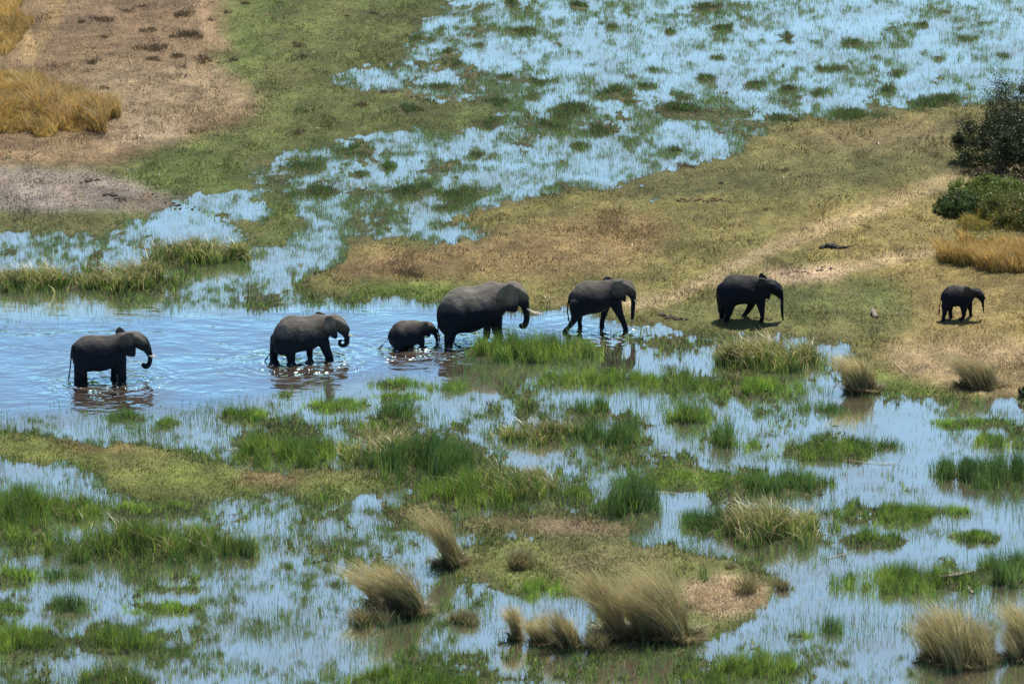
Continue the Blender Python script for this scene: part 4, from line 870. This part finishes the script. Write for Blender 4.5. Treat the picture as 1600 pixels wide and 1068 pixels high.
# ------------------------------------------------------------------ bushes at the right edge
def bush(name, label, u, v, wpx, hpx, dpth, leaves, cols, lsz, seed, cat='bush', twigs=14, cz=.5, thin=.0):
    rg = np.random.default_rng(seed); k = ppm(v); x0, y0 = (float(q_) for q_ in P(u, v)); z0 = float(hfield(np.array([x0]), np.array([y0]))[0][0])
    root = bpy.data.objects.new(name, None); COL.objects.link(root); root.location = (x0, y0, z0); tag(root, label, cat)
    W, Hh, Dp = wpx / k, hpx / k, dpth
    # leaf clusters spread through an uneven volume
    nc = 130; cc = rg.normal(0, 1, (nc, 3)); cc /= np.linalg.norm(cc, axis=1)[:, None] + 1e-6; cc *= rg.uniform(.35, 1.0, (nc, 1)) ** .5
    cc[:, 2] = cc[:, 2] * (1 - cz) + cz + rg.normal(0, .10, nc)
    cc *= np.array([W, Dp, Hh]); cc[:, 2] = np.maximum(cc[:, 2], .12 * Hh)
    rad = rg.uniform(.09, .27, nc) * min(W, Hh) * 1.1
    ci = rg.integers(0, nc, leaves); p = rg.normal(0, 1, (leaves, 3)); p /= np.linalg.norm(p, axis=1)[:, None]
    p = cc[ci] + p * (rad[ci] * rg.uniform(.3, 1.15, leaves))[:, None]; p = p[p[:, 2] > .02]; n = len(p)
    d1 = rg.normal(0, 1, (n, 3)); d1 /= np.linalg.norm(d1, axis=1)[:, None]; d2 = np.cross(d1, rg.normal(0, 1, (n, 3))); d2 /= np.linalg.norm(d2, axis=1)[:, None]
    s_ = lsz * rg.uniform(.6, 1.4, (n, 1)); V_ = np.stack([p - d1 * s_, p + d2 * s_ * .35, p + d1 * s_, p - d2 * s_ * .35], 1).reshape(-1, 3)
    c_ = np.array(cols)[rg.integers(0, len(cols), n)] * rg.uniform(.7, 1.3, (n, 1)); c_ = np.repeat(c_, 4, 0)
    mesh_np('foliage', V_, np.arange(4 * n), np.full(n, 4), M_LEAF, c_, parent=root)
    bm = bmesh.new()
    for i in range(twigs):
        a = rg.uniform(0, 6.28); e = cc[rg.integers(0, nc)]; st_ = Vector((math.cos(a) * .1, math.sin(a) * .1, 0)); e_ = Vector(e)
        md_ = st_.lerp(e_, .45) + Vector(rg.normal(0, .12, 3)); r0 = .05
        rr = []
        for t, pt in ((0, st_), (.5, md_), (1, e_)): rr.append((pt, Vector((r0 * (1 - .75 * t), 0, 0)), Vector((0, r0 * (1 - .75 * t), 0))))
        ring_tube(bm, rr, 6)
    m_ = bpy.data.meshes.new('branches'); bm.to_mesh(m_); bm.free(); m_.materials.append(M_BARK); o = bpy.data.objects.new('branches', m_); COL.objects.link(o); o.parent = root
    return root
M_BARK = principled('grey_bark', (.13, .105, .08), .9, .2, 6, .4, .6)
M_DARKWOOD = principled('charred_wood', (.02, .018, .017), .8, .3, 6, .3, .5)
M_GREYWOOD = principled('weathered_wood', (.17, .14, .115), .85, .3, 5, .45, .7)
M_CLOD = principled('mud_clods', (.045, .032, .024), .85, .3, 7, .4, .8)
M_REDCLOD = principled('dung_brown', (.085, .045, .026), .9, .2, 7, .4, .8)
DKL = [(.018,.028,.012),(.026,.038,.014),(.038,.052,.018),(.03,.034,.016)]
bush('dark_bush', 'large near black bush rising at the right edge', 1588, 262, 100, 74, 2.8, 60000, DKL, .05, 11)
bush('dark_bush', 'tall dark bush crown cut by the right edge, behind the large near black one', 1622, 225, 84, 104, 2.4, 36000, DKL, .05, 12)
bush('bare_bush', 'grey brown half bare thicket under the near black bush', 1570, 290, 60, 26, 1.4, 2600, [(.16,.12,.07),(.10,.08,.05),(.05,.06,.02)], .06, 13, twigs=40)
bush('green_shrub', 'bright green shrub below the half bare thicket at the right', 1545, 320, 66, 36, 1.6, 20000, [(.12,.17,.03),(.17,.20,.04),(.06,.10,.025)], .045, 14)
bush('olive_shrub', 'low olive shrub at the foot of the path, left tip of the thicket', 1478, 334, 22, 14, .8, 5000, [(.11,.12,.03),(.15,.15,.04),(.07,.09,.02)], .045, 21, twigs=8)
bush('green_shrub', 'dark round green shrub at the left end of the right hand thicket', 1502, 336, 36, 26, 1.3, 15000, [(.05,.085,.02),(.08,.13,.03),(.035,.055,.018)], .045, 15)
bush('green_shrub', 'olive green shrub cut by the right edge above the golden stand', 1588, 348, 60, 40, 1.5, 17000, [(.11,.12,.03),(.15,.15,.04),(.055,.08,.02)], .045, 16)
bush('dark_shrub', 'small dark shrub peeping in at the right edge under the grass dome', 1606, 622, 14, 14, .5, 2500, DKL, .05, 17, twigs=6)

# ------------------------------------------------------------------ dead wood, sticks, clods
def wood(name, label, branches, mat, cat='dead wood'):
    """branches: list of lists of (u, v, height above ground px, radius px)"""
    u0, v0 = branches[0][0][:2]; x0, y0 = (float(q_) for q_ in P(u0, v0)); k = ppm(v0)
    z0 = max(0, float(hfield(np.array([x0]), np.array([y0]))[0][0])); bm = bmesh.new()
    for br in branches:
        A = []
        for (u, v, hh_, r) in br:
            x, y = P(u, v + hh_ * CT); A.append((float(x) - x0, float(y) - y0, hh_ / k, r / k))
        A = smooth_path(A, 3); rr = []
        for i in range(len(A)):
            d = Vector(A[min(i + 1, len(A) - 1), :3] - A[max(i - 1, 0), :3]).normalized(); a = d.orthogonal().normalized(); b = d.cross(a); r = float(A[i, 3]) * (1 + .2 * math.sin(i * 2.3))
            rr.append((Vector(A[i, :3]), a * r, b * r))
        ring_tube(bm, rr, 7)
    m_ = bpy.data.meshes.new(name); bm.to_mesh(m_); bm.free(); m_.materials.append(mat); o = bpy.data.objects.new(name, m_); COL.objects.link(o)
    o.location = (x0, y0, z0); return tag(o, label, cat)
wood('dead_branch', 'forked grey driftwood branch lying across the long bright rush bank',
     [[(1441,914,3,2.5),(1448,905,8,3.2),(1470,901,9,3.6),(1492,899,9,4.6),(1508,896,10,4.5),(1521,892,12,2.5)],[(1466,893,10,1.6),(1484,895,9,2.4),(1502,896,9,3.6)],
      [(1494,907,2,1.4),(1502,901,7,2),(1512,895,9,3)],[(1506,904,4,4),(1512,918,2,3.6),(1521,927,0,2.6)]], M_GREYWOOD)
wood('dead_log', 'black burnt log lying on the dry turf beside the path', [[(1281,391,2,2.5),(1290,387,3,4),(1302,389,3,5),(1315,390,2,2.6),(1340,386,1,1)],[(1288,388,3,2),(1300,385,5,2),(1310,388,3,2)]], M_DARKWOOD)
wood('tree_stump', 'small pale stump on green turf left of the rightmost elephant', [[(1368,500,0,4),(1365,492,4,4),(1362,487,7,2.4)],[(1365,500,0,3),(1372,497,2,2)]], M_GREYWOOD)
for (a, b, lab) in [((868,893),(926,880),'pale fallen stem on the turf of the bottom island'),((1002,480),(1100,495),'thin pale fallen stem on the turf between two elephants'),
                    ((1535,750),(1600,747),'pale dead stem floating at the foot of the right hand rush bed'),((1400,725),(1300,716),'pale dead stem floating left of the open pool'),
                    ((1290,872),(1330,861),'pale dead stem at the foot of the big straw streaked clump'),((430,474),(462,470),'whitish stick in the grass above the second elephant'),
                    ((1395,568),(1420,590),'bleached stem lying on straw left of the dark grass dome'),((1398,494),(1418,484),'bleached stick on the turf left of the rightmost elephant'),
                    ((355,702),(372,698),'short pale stick on the shore left of the long grass bank'),((1060,770),(1005,765),'dark twig floating by the flat mossy island')]:
    wood('fallen_stem', lab, [[(a[0], a[1], 1.2, .5), ((a[0] + b[0]) / 2, (a[1] + b[1]) / 2 + 1, 1.4, .5), (b[0], b[1], 1.5, .3)]], principled('dead_stem', (.45, .37, .25), .8, .2, 6, .2, .2), 'stick')
def clods(name, label, spots, mat, n, spread, sz, cat, kind=None):
    bm = bmesh.new(); u0, v0 = spots[0]; x0, y0 = (float(q_) for q_ in P(u0, v0)); rg = random.Random(int(u0))
    for (u, v) in spots:
        for i in range(n):
            uu = u + rg.gauss(0, spread); vv = v + rg.gauss(0, spread * .22); x, y = (float(q_) for q_ in P(uu, vv)); z = max(0, float(hfield(np.array([x]), np.array([y]))[0][0]))
            s_ = sz / ppm(v) * rg.uniform(.4, 1.2); r = bmesh.ops.create_icosphere(bm, subdivisions=1, radius=s_)
            for q_ in r['verts']:
                q_.co = Vector((q_.co.x * 1.3, q_.co.y * 1.2, q_.co.z * .75)) * rg.uniform(.75, 1.25) + Vector((x - x0, y - y0, z + s_ * .3))
    m_ = bpy.data.meshes.new(name); bm.to_mesh(m_); bm.free(); m_.materials.append(mat); o = bpy.data.objects.new(name, m_); COL.objects.link(o); o.location = (x0, y0, 0)
    return tag(o, label, cat)
clods('mud_clods', 'heap of sodden black mud clods at the water edge between two elephants', [(1035,496),(1050,499),(1062,502)], M_CLOD, 14, 5, 2.6, 'mud heap')
clods('dung_heap', 'long scatter of reddish dung on the green turf, far right of centre', [(1065,316),(1085,317),(1105,318),(1122,317),(1132,318)], M_REDCLOD, 14, 7, 1.8, 'dung')
clods('mud_clods', 'small dark heap on the turf beyond the reddish dung', [(1125,290)], M_CLOD, 8, 3, 2.0, 'mud heap')
clods('mud_clods', 'single dark clod on the turf right of the reddish dung', [(1194,333)], M_CLOD, 5, 3, 1.8, 'mud heap')
clods('mud_clods', 'row of loose dark clods on the pale path beside the lowered trunk elephant', [(1215,431),(1235,433),(1255,430)], M_CLOD, 9, 7, 1.5, 'mud heap')
clods('mud_clods', 'brown clods on bare soil left of the burnt log', [(1285,426),(1300,424)], M_CLOD, 10, 6, 1.7, 'mud heap')
clods('mud_clods', 'dark churned lumps at the right end of the grey mud flat', [(175,308),(188,314),(140,286)], M_CLOD, 12, 6, 3.0, 'mud heap')
clods('mud_clods', 'line of trampled dark lumps between the grey mud and the inlet', [(230,312),(262,320),(285,324)], M_CLOD, 10, 12, 1.8, 'mud heap')
clods('dung_heap', 'dung behind the forelegs of the elephant with the lowered trunk', [(1185,500),(1198,502)], M_REDCLOD, 8, 5, 1.8, 'dung')
clods('mud_clods', 'dark muddy edge under the reed clump with bent straw stems', [(1135,562),(1145,566),(1155,566)], M_CLOD, 14, 6, 2.4, 'mud heap')
clods('mud_clods', 'dark muddy lumps on the shore in the far flood meadow', [(648,156),(662,158),(672,157)], M_CLOD, 8, 6, 1.8, 'mud heap')

# loose soil clods, trampled lumps: too many to count
V_ = []; lo = []; sz = []; rg = random.Random(9)
M_SOIL = principled('soil_lumps', (.12, .09, .06), .95, .1, 1.5, .5, .5, coords='Object')
for poly, n in (([(-60,-40),(340,-40),(390,190),(200,225),(-60,262)], 900), ([(-60,266),(200,280),(330,318),(200,330),(-60,330)], 700), ([(390,0),(640,0),(560,210),(400,260)], 260),
                ([(700,372),(1150,300),(1400,300),(1480,400),(1320,500),(1050,500),(700,450)], 420), ([(1180,424),(1320,420),(1310,440),(1190,444)], 140), ([(700,868),(1060,850),(1200,900),(1060,900),(760,900)], 120)):
    us = [p[0] for p in poly]; vs = [p[1] for p in poly]; k = 0
    while k < n:
        u, v = rg.uniform(min(us), max(us)), rg.uniform(min(vs), max(vs)); k += 1
        if not inpoly(poly, np.array([u]), np.array([v]))[0] or fbm(np.array([u * .02]), np.array([v * .05]), 5, 3)[0] < .46: continue
        x, y = (float(q_) for q_ in P(u, v)); z = float(hfield(np.array([x]), np.array([y]))[0][0])
        if z < .01: continue
        r = .03 + .07 * rg.random() ** 2; base = len(V_); m = 6
        for j in range(m): an = 6.283 * j / m; V_.append((x + math.cos(an) * r * rg.uniform(.8, 1.6), y + math.sin(an) * r * rg.uniform(.7, 1.3), z - .02))
        V_.append((x + rg.uniform(-.3, .3) * r, y, z + r * rg.uniform(.5, .9)))
        for j in range(m): lo += [base + j, base + (j + 1) % m, base + m]; sz.append(3)
tag(mesh_np('soil_clods', V_, lo, sz, M_SOIL), 'loose soil clods on the grazed plain and bank', kind='stuff')

# foam and splashes where legs break the water
M_FOAM = principled('foam', (.82, .82, .80), .5, .4, 9, .08, .2)
FS = [(175,606,60,5,46),(470,566,55,4,60),(475,580,60,5,40),(655,545,30,4,50),(530,556,14,2,22),(690,543,30,4,50),(725,535,40,4,70),(770,523,30,4,40),(560,575,60,8,40),(985,512,16,3,12),(1010,510,14,3,8),(625,560,60,6,30)]
V_ = []; lo = []; sz = []; rg = random.Random(5); FS = [(a_, b_, c__, d_, n_ // 3) for a_, b_, c__, d_, n_ in FS]
for (u, v, a, b, n) in FS:
    for i in range(n):
        x, y = (float(q_) for q_ in P(u + rg.gauss(0, a * .5), v + rg.gauss(0, b * .6))); r = .012 + .035 * rg.random() ** 2.5; base = len(V_); z = .004 + rg.random() * .03
        m = 6
        for j in range(m): an = 6.283 * j / m; V_.append((x + math.cos(an) * r * rg.uniform(1, 2.2), y + math.sin(an) * r * rg.uniform(.7, 1.2), .003))
        V_.append((x, y, z)); 
        for j in range(m): lo += [base + j, base + (j + 1) % m, base + m]; sz.append(3)
tag(mesh_np('foam', V_, lo, sz, M_FOAM), 'white foam flecks stirred up by the wading elephants', kind='stuff')

# neighbours of one kind that would read alike are told apart by their order
ORD = ['leftmost', 'second', 'third', 'fourth', 'fifth', 'sixth', 'seventh', 'eighth', 'ninth', 'tenth']
same = {}
for o in bpy.data.objects:
    if o.get('group') and not o.name.startswith('elephant'): same.setdefault(o['label'], []).append(o)
for lab, os_ in same.items():
    if len(os_) > 1:
        os_.sort(key=lambda o: float(UV(o.location.x, o.location.y)[0]))
        for i, o in enumerate(os_): o['label'] = ('leftmost ' if i == 0 else 'rightmost ' if i == len(os_) - 1 else ORD[i] + ' ') + lab
